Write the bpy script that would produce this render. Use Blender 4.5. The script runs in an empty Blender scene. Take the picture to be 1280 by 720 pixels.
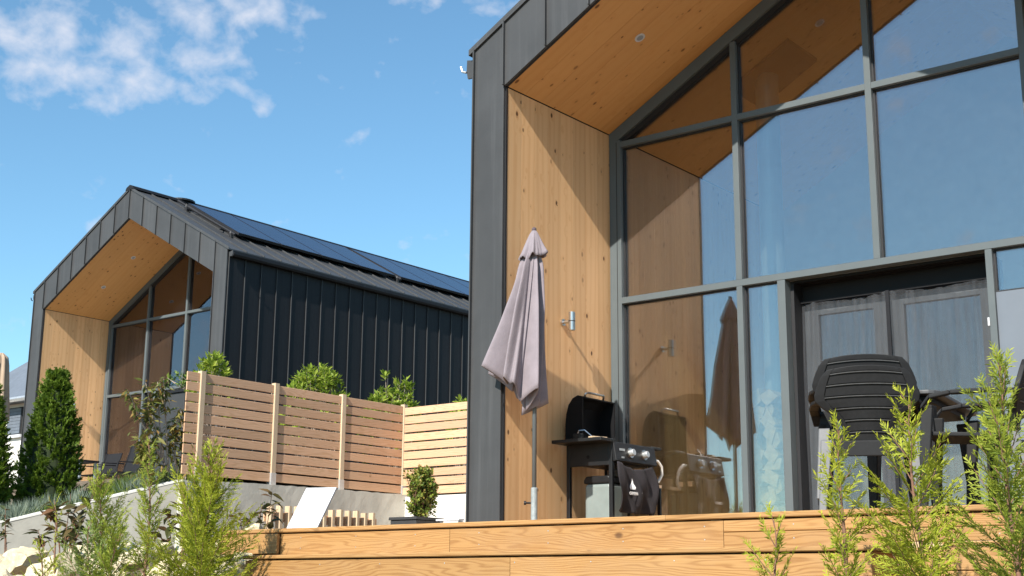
import bpy, bmesh, math, random
import numpy as np
from mathutils import Vector, Matrix
rng = random.Random(7)
SC = bpy.context.scene
C = SC.collection
R = math.radians

# ------------------------------------------------------------------ camera
cam_data = bpy.data.cameras.new('camera')
cam = bpy.data.objects.new('camera', cam_data)
C.objects.link(cam)
PITCH, ROLL, YAW = 0.2246, 0.0082, 0.6708
fw = Vector((-math.sin(YAW) * math.cos(PITCH), math.cos(YAW) * math.cos(PITCH), math.sin(PITCH)))
rt = Vector((math.cos(YAW), math.sin(YAW), 0))
up = rt.cross(fw)
rt2 = rt * math.cos(ROLL) + up * math.sin(ROLL)
up2 = rt2.cross(fw)
m = Matrix((rt2, up2, -fw)).transposed().to_4x4()
m.translation = Vector((7.4334, -8.7955, -0.4924))
cam.matrix_world = m
cam_data.sensor_width = 36
cam_data.lens = 1677.1 / 1280 * 36
cam_data.clip_start = 0.05
cam_data.clip_end = 3000
SC.camera = cam

# ------------------------------------------------------------------ sky and sun
SUN = Vector((0.165, -1.0, 0.79)).normalized()
world = bpy.data.worlds.new('World')
SC.world = world
world.use_nodes = True
nt = world.node_tree
N = nt.nodes
LK = nt.links.new
bg = N['Background']


def nd(tree, typ, **kw):
    n = tree.nodes.new(typ)
    for k, v in kw.items():
        if k.startswith('i_'):
            n.inputs[int(k[2:])].default_value = v
        else:
            setattr(n, k, v)
    return n


sky = nd(nt, 'ShaderNodeTexSky', sky_type='NISHITA', sun_disc=False)
sky.sun_elevation = math.asin(SUN.z)
sky.sun_rotation = math.atan2(SUN.x, SUN.y)
sky.altitude = 300
sky.air_density = 1.0
sky.dust_density = 0.3
sky.ozone_density = 1.6
SKY_STRENGTH = 0.105
tint = nd(nt, 'ShaderNodeMix', data_type='RGBA', blend_type='MULTIPLY')
tint.inputs[0].default_value = 1.0
LK(sky.outputs[0], tint.inputs[6])
tint.inputs[7].default_value = (0.78, 1.06, 1.08, 1)
tc = nd(nt, 'ShaderNodeTexCoord')
sep = nd(nt, 'ShaderNodeSeparateXYZ')
LK(tc.outputs['Generated'], sep.inputs[0])


def mth(tree, op, a, b=None, clamp=False):
    n = tree.nodes.new('ShaderNodeMath')
    n.operation = op
    n.use_clamp = clamp
    for i, x in enumerate((a, b)):
        if x is None:
            continue
        if isinstance(x, (int, float)):
            n.inputs[i].default_value = x
        else:
            tree.links.new(x, n.inputs[i])
    return n.outputs[0]


# clouds: small puffs over the whole dome, gathered by broad patches and by the flock seen beyond the roofs
puff = nd(nt, 'ShaderNodeTexNoise')
puff.inputs['Scale'].default_value = 33
puff.inputs['Detail'].default_value = 6
puff.inputs['Roughness'].default_value = 0.52
puff.inputs['Distortion'].default_value = 0.15
stretch = nd(nt, 'ShaderNodeMapping')
stretch.inputs['Scale'].default_value = (1, 1, 1.25)
LK(tc.outputs['Generated'], stretch.inputs[0])
LK(stretch.outputs[0], puff.inputs['Vector'])
broad = nd(nt, 'ShaderNodeTexNoise')
broad.inputs['Scale'].default_value = 2.2
broad.inputs['Detail'].default_value = 2
LK(tc.outputs['Generated'], broad.inputs['Vector'])
acc = mth(nt, 'MULTIPLY', mth(nt, 'SUBTRACT', broad.outputs[0], 0.60, True), 1.2)
for (x, y, z, r, s_) in [(-0.793, 0.479, 0.378, 0.057, .9), (-0.765, 0.525, 0.378, 0.062, 1), (-0.73, 0.563, 0.387, 0.057, 1),
                         (-0.774, 0.527, 0.352, 0.036, 1), (-0.69, 0.598, 0.409, 0.042, .6), (-0.647, 0.635, 0.421, 0.024, .5),
                         (-0.622, 0.661, 0.42, 0.024, .6), (-0.576, 0.7, 0.422, 0.027, .6), (-0.715, 0.606, 0.348, 0.015, .5),
                         (-0.612, 0.708, 0.353, 0.027, .35), (-0.84, 0.40, 0.40, 0.10, .9), (-0.75, 0.5, 0.47, 0.09, .8)]:
    dv = nd(nt, 'ShaderNodeVectorMath', operation='DISTANCE')
    LK(tc.outputs['Generated'], dv.inputs[0])
    dv.inputs[1].default_value = Vector((x, y, z)).normalized()
    q = mth(nt, 'DIVIDE', dv.outputs['Value'], r)
    w_ = mth(nt, 'SUBTRACT', 1.0, mth(nt, 'MULTIPLY', q, q), True)
    acc = mth(nt, 'MAXIMUM', acc, mth(nt, 'MULTIPLY', mth(nt, 'POWER', w_, 0.7), 0.27 * s_))
cl = mth(nt, 'SUBTRACT', mth(nt, 'ADD', puff.outputs[0], acc), 0.62)
cl = mth(nt, 'MULTIPLY', mth(nt, 'MAXIMUM', cl, 0.0), 3.4, True)
cl = mth(nt, 'MULTIPLY', cl, 0.82)
cmix = nd(nt, 'ShaderNodeMix', data_type='RGBA')
LK(cl, cmix.inputs[0])
LK(tint.outputs[2], cmix.inputs[6])
cmix.inputs[7].default_value = (4.6, 4.8, 5.4, 1)
LK(cmix.outputs[2], bg.inputs[0])
bg.inputs[1].default_value = SKY_STRENGTH

sd = bpy.data.lights.new('sun', 'SUN')
sd.energy = 4.8
sd.angle = R(0.53)
sd.color = (1.0, 0.94, 0.85)
sun = bpy.data.objects.new('sun', sd)
C.objects.link(sun)
sun.rotation_euler = SUN.to_track_quat('Z', 'Y').to_euler()

SC.view_settings.view_transform = 'Standard'
SC.view_settings.look = 'None'
SC.view_settings.exposure = 0.74
SC.view_settings.gamma = 1.0
SC.cycles.transparent_max_bounces = 24
SC.cycles.max_bounces = 10
SC.cycles.diffuse_bounces = 5
SC.cycles.glossy_bounces = 5


# ------------------------------------------------------------------ materials
def newmat(name):
    mt = bpy.data.materials.new(name)
    mt.use_nodes = True
    t = mt.node_tree
    return mt, t, t.nodes['Principled BSDF']


def setp(b, base=None, rough=None, metal=None, spec=None):
    if base is not None:
        b.inputs['Base Color'].default_value = (*base, 1)
    if rough is not None:
        b.inputs['Roughness'].default_value = rough
    if metal is not None:
        b.inputs['Metallic'].default_value = metal
    if spec is not None:
        b.inputs['Specular IOR Level'].default_value = spec


def ramp(t, fac, stops, interp='LINEAR'):
    r = t.nodes.new('ShaderNodeValToRGB')
    r.color_ramp.interpolation = interp
    e = r.color_ramp.elements
    while len(e) < len(stops):
        e.new(0.5)
    for i, (p, c) in enumerate(stops):
        e[i].position = p
        e[i].color = (*c, 1) if len(c) == 3 else c
    t.links.new(fac, r.inputs[0])
    return r.outputs[0]


def noise(t, vec, scale, detail=3, rough=0.5, dist=0.0):
    n = t.nodes.new('ShaderNodeTexNoise')
    n.inputs['Scale'].default_value = scale
    n.inputs['Detail'].default_value = detail
    n.inputs['Roughness'].default_value = rough
    n.inputs['Distortion'].default_value = dist
    if vec is not None:
        t.links.new(vec, n.inputs['Vector'])
    return n.outputs[0]


def mixc(t, fac, a, b, blend='MIX'):
    n = t.nodes.new('ShaderNodeMix')
    n.data_type = 'RGBA'
    n.blend_type = blend
    for i, x in ((0, fac), (6, a), (7, b)):
        if isinstance(x, (int, float)):
            n.inputs[i].default_value = x
        elif isinstance(x, tuple):
            n.inputs[i].default_value = (*x, 1) if len(x) == 3 else x
        else:
            t.links.new(x, n.inputs[i])
    return n.outputs[2]


def bump(t, b, h, strength, dist=0.01):
    n = t.nodes.new('ShaderNodeBump')
    n.inputs['Strength'].default_value = strength
    n.inputs['Distance'].default_value = dist
    t.links.new(h, n.inputs['Height'])
    t.links.new(n.outputs[0], b.inputs['Normal'])


def plain(name, base, rough=0.6, metal=0.0, var=0.12, scale=6.0, bmp=0.0, spec=0.5):
    mt, t, b = newmat(name)
    setp(b, base, rough, metal, spec)
    tcn = t.nodes.new('ShaderNodeTexCoord')
    n = noise(t, tcn.outputs['Object'], scale, 5, 0.6)
    lo = tuple(x * (1 - var) for x in base)
    hi = tuple(min(1, x * (1 + var)) for x in base)
    t.links.new(ramp(t, n, [(0.3, lo), (0.7, hi)]), b.inputs['Base Color'])
    if bmp:
        bump(t, b, noise(t, tcn.outputs['Object'], scale * 9, 4, 0.65), bmp)
    return mt


def wood(name, base, late, knot, across=26.0, along=0.5, knots=3.2, knot_r=0.10, knot_gate=0.62, rough=0.6,
         ring=0.5, objvar=0.12, bmp=0.12, warp=0.35, wear=None):
    """u runs along the grain, v across it (metres)."""
    mt, t, b = newmat(name)
    setp(b, base, rough, 0, 0.35)
    uv = t.nodes.new('ShaderNodeUVMap')
    oi = t.nodes.new('ShaderNodeObjectInfo')
    off = t.nodes.new('ShaderNodeVectorMath')
    off.operation = 'SCALE'
    off.inputs[0].default_value = (37.0, 19.0, 11.0)
    t.links.new(oi.outputs['Random'], off.inputs['Scale'])
    add = t.nodes.new('ShaderNodeVectorMath')
    add.operation = 'ADD'
    t.links.new(uv.outputs[0], add.inputs[0])
    t.links.new(off.outputs[0], add.inputs[1])

    def mp(sx, sy):
        v = t.nodes.new('ShaderNodeMapping')
        v.inputs['Scale'].default_value = (sx, sy, 1)
        t.links.new(add.outputs[0], v.inputs[0])
        return v.outputs[0]
    # knots
    vo = t.nodes.new('ShaderNodeTexVoronoi')
    vo.inputs['Scale'].default_value = knots
    t.links.new(mp(0.95, 1.5), vo.inputs['Vector'])
    sepc = t.nodes.new('ShaderNodeSeparateColor')
    t.links.new(vo.outputs['Color'], sepc.inputs[0])
    gate = mth(t, 'GREATER_THAN', sepc.outputs[0], knot_gate)
    sz = mth(t, 'MULTIPLY', mth(t, 'ADD', mth(t, 'MULTIPLY', sepc.outputs[1], 0.9), 0.35), knot_r)
    kd = mth(t, 'DIVIDE', vo.outputs['Distance'], sz)
    core = mth(t, 'MULTIPLY', mth(t, 'MULTIPLY', mth(t, 'SUBTRACT', 1.2, kd), 2.2, True), gate)
    core = mth(t, 'MULTIPLY', core, mth(t, 'ADD', mth(t, 'MULTIPLY', sepc.outputs[2], 0.6), 0.4))
    halo = mth(t, 'MULTIPLY', mth(t, 'SUBTRACT', 1.0, mth(t, 'DIVIDE', kd, 3.2), True), gate)
    # grain lines, bowed round the knots
    w1 = noise(t, mp(along, 3.0), 1.6, 3, 0.5)
    crd = t.nodes.new('ShaderNodeSeparateXYZ')
    t.links.new(add.outputs[0], crd.inputs[0])
    ph = mth(t, 'ADD', mth(t, 'MULTIPLY', crd.outputs[1], across),
             mth(t, 'ADD', mth(t, 'MULTIPLY', w1, across * warp), mth(t, 'MULTIPLY', halo, 1.1)))
    sn = mth(t, 'ADD', mth(t, 'MULTIPLY', mth(t, 'SINE', mth(t, 'MULTIPLY', ph, 6.283)), 0.5), 0.5)
    sn = mth(t, 'POWER', sn, 2.2)
    fine = noise(t, mp(2.0, 160.0), 1.0, 3, 0.6)
    big = noise(t, mp(0.5, 4.0), 1.0, 2, 0.5)
    g = mth(t, 'MULTIPLY', sn, ring)
    g = mth(t, 'ADD', g, mth(t, 'MULTIPLY', mth(t, 'SUBTRACT', fine, 0.5), 0.55))
    g = mth(t, 'ADD', g, mth(t, 'MULTIPLY', mth(t, 'SUBTRACT', big, 0.5), 0.7), True)
    col = mixc(t, g, base, late)
    col = mixc(t, mth(t, 'MULTIPLY', halo, 0.30), col, late)
    col = mixc(t, core, col, knot)
    # board-to-board difference
    vv = mth(t, 'ADD', mth(t, 'MULTIPLY', oi.outputs['Random'], 2 * objvar), 1 - objvar)
    cc = t.nodes.new('ShaderNodeCombineColor')
    for i in range(3):
        t.links.new(vv, cc.inputs[i])
    col = mixc(t, 1.0, col, cc.outputs[0], 'MULTIPLY')
    if wear:
        wn = noise(t, mp(0.8, 2.0), 2.2, 5, 0.65)
        col = mixc(t, mth(t, 'MULTIPLY', mth(t, 'SUBTRACT', wn, 0.45, True), wear[0]), col, wear[1])
    t.links.new(col, b.inputs['Base Color'])
    if bmp:
        hh = mth(t, 'SUBTRACT', fine, mth(t, 'MULTIPLY', core, 0.6))
        hh = mth(t, 'ADD', hh, mth(t, 'MULTIPLY', sn, -0.5))
        bump(t, b, hh, bmp, 0.004)
    return mt


def metal_clad(name, base, rough):
    mt, t, b = newmat(name)
    setp(b, base, rough, 0.0, 0.3)
    tcn = t.nodes.new('ShaderNodeTexCoord')
    oi = t.nodes.new('ShaderNodeObjectInfo')
    n = noise(t, tcn.outputs['Object'], 2.2, 4, 0.6)
    f = mth(t, 'ADD', mth(t, 'MULTIPLY', n, 0.7), mth(t, 'MULTIPLY', oi.outputs['Random'], 0.3))
    t.links.new(ramp(t, f, [(0.25, tuple(x * .82 for x in base)), (0.75, tuple(x * 1.18 for x in base))]),
                b.inputs['Base Color'])
    mps = t.nodes.new('ShaderNodeMapping')
    mps.inputs['Scale'].default_value = (14, 14, 0.5)
    t.links.new(tcn.outputs['Object'], mps.inputs[0])
    stk = noise(t, mps.outputs[0], 1.0, 5, 0.6)
    src = b.inputs['Base Color'].links[0].from_socket
    t.links.new(mixc(t, mth(t, 'MULTIPLY', mth(t, 'SUBTRACT', stk, 0.5, True), 1.1), src, tuple(x * 1.9 + 0.012 for x in base)), b.inputs['Base Color'])
    n2 = noise(t, tcn.outputs['Object'], 1.3, 2, 0.5)
    sp = noise(t, tcn.outputs['Object'], 30, 4, 0.7)
    rr = mth(t, 'ADD', mth(t, 'MULTIPLY', sp, 0.22), rough - 0.1)
    t.links.new(rr, b.inputs['Roughness'])
    bump(t, b, n2, 0.8, 0.02)
    return mt


def glass(name, tintc, refl, power=1.0):
    mt, t, b = newmat(name)
    t.nodes.remove(b)
    out = t.nodes['Material Output']
    tr = t.nodes.new('ShaderNodeBsdfTransparent')
    tr.inputs[0].default_value = (*tintc, 1)
    gl = t.nodes.new('ShaderNodeBsdfGlossy')
    gl.inputs['Color'].default_value = (1.0, 0.93, 0.975, 1)
    gl.inputs['Roughness'].default_value = 0.0
    fr = t.nodes.new('ShaderNodeFresnel')
    fr.inputs[0].default_value = 1.5
    f = mth(t, 'ADD', mth(t, 'MULTIPLY', fr.outputs[0], power), refl, True)
    mx = t.nodes.new('ShaderNodeMixShader')
    t.links.new(f, mx.inputs[0])
    t.links.new(tr.outputs[0], mx.inputs[1])
    t.links.new(gl.outputs[0], mx.inputs[2])
    # faint film of dust, and the slight bow of a real sheet
    tcn = t.nodes.new('ShaderNodeTexCoord')
    bn = t.nodes.new('ShaderNodeBump')
    bn.inputs['Strength'].default_value = 0.25
    bn.inputs['Distance'].default_value = 0.004
    t.links.new(noise(t, tcn.outputs['Object'], 1.1, 1, 0.4), bn.inputs['Height'])
    t.links.new(bn.outputs[0], gl.inputs['Normal'])
    df = t.nodes.new('ShaderNodeBsdfDiffuse')
    df.inputs[0].default_value = (0.75, 0.77, 0.82, 1)
    mp = t.nodes.new('ShaderNodeMapping')
    mp.inputs['Scale'].default_value = (1.4, 1.4, 0.5)
    t.links.new(tcn.outputs['Object'], mp.inputs[0])
    dust = mth(t, 'MULTIPLY', noise(t, mp.outputs[0], 3.0, 6, 0.65), 0.004)
    m2 = t.nodes.new('ShaderNodeMixShader')
    t.links.new(dust, m2.inputs[0])
    t.links.new(mx.outputs[0], m2.inputs[1])
    t.links.new(df.outputs[0], m2.inputs[2])
    t.links.new(m2.outputs[0], out.inputs[0])
    return mt


def leafmat(name, cols, trans=0.35, rough=0.55, attr=False):
    """cols: list of colours spread over leaves at random; attr adds a young-tip colour."""
    mt, t, b = newmat(name)
    setp(b, cols[0], rough, 0, 0.3)
    ge = t.nodes.new('ShaderNodeNewGeometry')
    k = len(cols)
    rnd = ge.outputs['Random Per Island']
    if name == 'copper_leaves':
        rnd = t.nodes.new('ShaderNodeObjectInfo').outputs['Random']
    col = ramp(t, rnd, [(i / max(1, k - 1), c_) for i, c_ in enumerate(cols)])
    if attr:
        at = t.nodes.new('ShaderNodeAttribute')
        at.attribute_name = 'young'
        col = mixc(t, at.outputs['Fac'], col, attr)
    oi = t.nodes.new('ShaderNodeObjectInfo')
    t.links.new(col, b.inputs['Base Color'])
    tl = t.nodes.new('ShaderNodeBsdfTranslucent')
    t.links.new(col, tl.inputs['Color'])
    mx = t.nodes.new('ShaderNodeMixShader')
    mx.inputs[0].default_value = trans
    t.links.new(b.outputs[0], mx.inputs[1])
    t.links.new(tl.outputs[0], mx.inputs[2])
    t.links.new(mx.outputs[0], t.nodes['Material Output'].inputs[0])
    return mt


M = {}
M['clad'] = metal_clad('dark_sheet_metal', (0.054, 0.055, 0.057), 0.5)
M['cladshade'] = metal_clad('shaded_sheet_metal', (0.010, 0.0105, 0.013), 0.62)  # darker copy of the same sheet metal, shade put into its colour
M['trim'] = plain('black_trim', (0.012, 0.012, 0.014), 0.55)
M['frame'] = plain('grey_aluminium', (0.098, 0.116, 0.122), 0.5, 0.0, 0.06, 3, 0, 0.3)
M['clt'] = wood('spruce_panel', (0.72, 0.445, 0.225), (0.60, 0.315, 0.13), (0.10, 0.04, 0.013), across=11, along=0.25,
                knots=8.5, knot_r=0.16, knot_gate=0.55, ring=0.45, objvar=0.09, bmp=0.05, warp=0.2)
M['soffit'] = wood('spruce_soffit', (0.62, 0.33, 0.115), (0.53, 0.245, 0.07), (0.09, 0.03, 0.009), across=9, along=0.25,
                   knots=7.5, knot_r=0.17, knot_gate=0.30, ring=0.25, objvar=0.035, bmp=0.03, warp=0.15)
M['deck'] = wood('pine_decking', (0.40, 0.222, 0.083), (0.235, 0.105, 0.03), (0.08, 0.035, 0.014), across=46, along=0.35,
                 knots=2.8, knot_r=0.09, knot_gate=0.45, ring=0.6, objvar=0.10, bmp=0.25, warp=0.45, rough=0.55,
                 wear=(1.5, (0.37, 0.23, 0.115)))
M['fence'] = wood('larch_slat', (0.64, 0.395, 0.245), (0.50, 0.285, 0.15), (0.16, 0.08, 0.04), across=30, along=0.4,
                  knots=2.4, knot_r=0.09, knot_gate=0.6, ring=0.6, objvar=0.14, bmp=0.2, warp=0.45, rough=0.7,
                  wear=(0.9, (0.52, 0.38, 0.25)))
M['post'] = wood('pale_post', (0.60, 0.46, 0.31), (0.47, 0.31, 0.18), (0.2, 0.1, 0.05), across=30, along=0.4, ring=0.5,
                 objvar=0.06)
M['floor'] = wood('oak_floor', (0.62, 0.46, 0.29), (0.52, 0.36, 0.20), (0.1, 0.05, 0.02), across=20)
M['log'] = plain('split_log', (0.42, 0.28, 0.16), 0.85, 0, 0.35, 22, 0.3)
M['doorframe'] = plain('dark_door_frame', (0.075, 0.085, 0.095), 0.45)
M['glass'] = glass('window_glass', (0.895, 0.925, 0.895), 0.094, 1.35)
M['galv'] = plain('galvanised_steel', (0.55, 0.57, 0.58), 0.4, 0.6, 0.12, 12)
M['steel'] = plain('brushed_steel', (0.62, 0.60, 0.57), 0.28, 1.0, 0.06, 10)
M['black'] = plain('black_paint', (0.009, 0.009, 0.010), 0.45, 0, 0.2, 12, 0, 0.35)
M['blackmatt'] = plain('black_matt', (0.006, 0.006, 0.007), 0.8, 0, 0.2, 12, 0, 0.2)
M['shutter'] = plain('shutter_slats', (0.009, 0.009, 0.010), 0.6, 0, 0.1, 6, 0, 0.2)
M['panel'] = plain('grey_panel', (0.145, 0.165, 0.195), 0.35, 0, 0.06, 2)
M['flue'] = plain('flue_steel', (0.30, 0.33, 0.36), 0.4, 0.3, 0.08, 5)
M['plate'] = plain('dark_ceiling_plate', (0.004, 0.004, 0.004), 0.9, 0, 0.1, 6, 0, 0.0)
M['inner'] = plain('inner_wall', (0.40, 0.37, 0.35), 0.8)
M['cell'] = plain('solar_cell', (0.012, 0.015, 0.040), 0.22, 0, 0.15, 3, 0, 0.4)
M['resin'] = plain('anthracite_resin', (0.017, 0.017, 0.018), 0.6, 0, 0.12, 30, 0.05, 0.2)
M['lip'] = plain('highlight_grey_resin', (0.075, 0.075, 0.077), 0.45, 0, 0.2, 30)  # sun glint on groove lips put into the resin colour; also grey table top
M['resinglare'] = plain('glare_grey_resin', (0.11, 0.11, 0.115), 0.5, 0, 0.15, 14)  # glare on bottom rail and rear legs put into the resin colour
M['greyresin'] = plain('grey_resin', (0.42, 0.43, 0.44), 0.45, 0, 0.05, 8)
M['bottle'] = plain('grey_green_plastic', (0.20, 0.235, 0.225), 0.45, 0, 0.08, 6)
M['cloth'] = plain('black_cloth', (0.018, 0.015, 0.018), 0.9, 0, 0.2, 20, 0.2)
M['print'] = plain('white_print', (0.75, 0.75, 0.75), 0.7)
M['hose'] = plain('white_hose', (0.72, 0.70, 0.64), 0.45)
M['fabric'] = plain('mauve_grey_fabric', (0.245, 0.21, 0.23), 0.95, 0, 0.10, 9, 0.35)
M['fabricdark'] = plain('fabric_hem', (0.10, 0.075, 0.085), 0.9)
M['pole'] = plain('grey_pole', (0.11, 0.125, 0.13), 0.4, 0.2)
M['polelight'] = plain('grey_pole_base', (0.30, 0.33, 0.33), 0.5, 0.2, 0.2, 30)
M['beige'] = plain('beige_fabric', (0.42, 0.31, 0.22), 0.9)
M['white'] = plain('white_plastic', (0.56, 0.57, 0.60), 0.55, 0, 0.05, 5)
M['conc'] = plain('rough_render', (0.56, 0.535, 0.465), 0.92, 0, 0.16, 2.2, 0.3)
M['concdim'] = plain('dimmed_render', (0.33, 0.315, 0.275), 0.92, 0, 0.16, 2.2, 0.3)  # darker copy of rough_render: change of light with wall angle put into colour
M['cap'] = plain('wall_capping', (0.60, 0.585, 0.54), 0.9, 0, 0.1, 5, 0.3)
M['rendwhite'] = plain('white_render', (0.74, 0.70, 0.64), 0.9, 0, 0.06, 3, 0.2)
M['slate'] = plain('grey_roof', (0.13, 0.15, 0.18), 0.6, 0, 0.12, 6, 0.1)
M['stone'] = plain('limestone', (0.64, 0.54, 0.36), 0.9, 0, 0.22, 5, 0.5)
M['stonegrey'] = plain('weathered_limestone', (0.42, 0.37, 0.29), 0.9, 0, 0.25, 6, 0.5)
M['soil'] = plain('soil', (0.15, 0.11, 0.07), 0.95, 0, 0.35, 3, 0.6)
M['bark'] = plain('brown_bark', (0.20, 0.105, 0.065), 0.85, 0, 0.3, 30, 0.4)
M['barkpale'] = plain('pale_bark', (0.42, 0.33, 0.27), 0.85, 0, 0.25, 25, 0.4)
M['planter'] = plain('dark_planter', (0.035, 0.036, 0.038), 0.6, 0, 0.1, 6, 0.1)
M['textile'] = plain('charcoal_textile', (0.016, 0.017, 0.020), 0.8, 0, 0.1, 8, 0, 0.2)
M['golden'] = leafmat('golden_cypress', [(0.12, 0.20, 0.018), (0.26, 0.34, 0.028), (0.40, 0.43, 0.04)], 0.4,
                      attr=(0.56, 0.56, 0.055))
M['cypress'] = leafmat('green_cypress', [(0.08, 0.15, 0.022), (0.19, 0.27, 0.032), (0.30, 0.35, 0.045)], 0.4,
                       attr=(0.47, 0.50, 0.06))
M['juniper'] = leafmat('juniper', [(0.09, 0.17, 0.04), (0.17, 0.26, 0.06), (0.26, 0.34, 0.09)], 0.4,
                       attr=(0.34, 0.40, 0.10))
M['thuja'] = leafmat('thuja', [(0.035, 0.08, 0.008), (0.075, 0.145, 0.012), (0.13, 0.21, 0.02)], 0.35,
                     attr=(0.19, 0.27, 0.028))
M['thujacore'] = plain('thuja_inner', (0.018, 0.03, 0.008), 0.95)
M['laurel'] = leafmat('laurel', [(0.16, 0.25, 0.03), (0.30, 0.40, 0.05), (0.45, 0.50, 0.09)], 0.45, 0.4)
M['small'] = leafmat('small_leaves', [(0.08, 0.14, 0.025), (0.16, 0.23, 0.035), (0.27, 0.32, 0.055), (0.36, 0.26, 0.07)], 0.3, 0.45)
M['copper'] = leafmat('copper_leaves', [(0.055, 0.075, 0.025), (0.10, 0.10, 0.035), (0.14, 0.10, 0.04), (0.20, 0.10, 0.05)], 0.3, 0.45)
M['droop'] = leafmat('drooping_leaves', [(0.07, 0.10, 0.025), (0.15, 0.17, 0.04), (0.24, 0.22, 0.06), (0.30, 0.17, 0.05)], 0.3, 0.5)
M['fescue'] = leafmat('blue_grass', [(0.14, 0.19, 0.14), (0.24, 0.30, 0.24), (0.32, 0.36, 0.26)], 0.25, 0.6)
M['green'] = leafmat('low_green', [(0.05, 0.10, 0.02), (0.12, 0.19, 0.03), (0.24, 0.29, 0.05)], 0.3, 0.5)


def netmat():
    mt, t, b = newmat('insect_net')
    setp(b, (0.09, 0.095, 0.105), 0.7, 0, 0.3)
    tcn = t.nodes.new('ShaderNodeTexCoord')
    mp = t.nodes.new('ShaderNodeMapping')
    mp.inputs['Scale'].default_value = (26, 26, 1.2)
    t.links.new(tcn.outputs['Object'], mp.inputs[0])
    n = noise(t, mp.outputs[0], 1.0, 5, 0.7)
    tr = t.nodes.new('ShaderNodeBsdfTransparent')
    tl = t.nodes.new('ShaderNodeBsdfTranslucent')
    tl.inputs[0].default_value = (0.09, 0.09, 0.095, 1)
    mx0 = t.nodes.new('ShaderNodeMixShader')
    mx0.inputs[0].default_value = 0.2
    t.links.new(b.outputs[0], mx0.inputs[1])
    t.links.new(tl.outputs[0], mx0.inputs[2])
    mp2 = t.nodes.new('ShaderNodeMapping')
    mp2.inputs['Rotation'].default_value = (0, R(-28), 0)
    mp2.inputs['Scale'].default_value = (13, 1, 0.9)
    t.links.new(tcn.outputs['Object'], mp2.inputs[0])
    cr = noise(t, mp2.outputs[0], 1.0, 4, 0.6, 0.3)
    cr = mth(t, 'MULTIPLY', mth(t, 'SUBTRACT', cr, 0.55), 2.6, True)
    f = mth(t, 'ADD', mth(t, 'ADD', mth(t, 'MULTIPLY', n, 0.62), 0.06), mth(t, 'MULTIPLY', cr, 0.5), True)
    mx = t.nodes.new('ShaderNodeMixShader')
    t.links.new(f, mx.inputs[0])
    t.links.new(tr.outputs[0], mx.inputs[1])
    t.links.new(mx0.outputs[0], mx.inputs[2])
    t.links.new(mx.outputs[0], t.nodes['Material Output'].inputs[0])
    return mt


M['net'] = netmat()


# ------------------------------------------------------------------ mesh helpers
def V(*a):
    return Vector(a)


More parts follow.
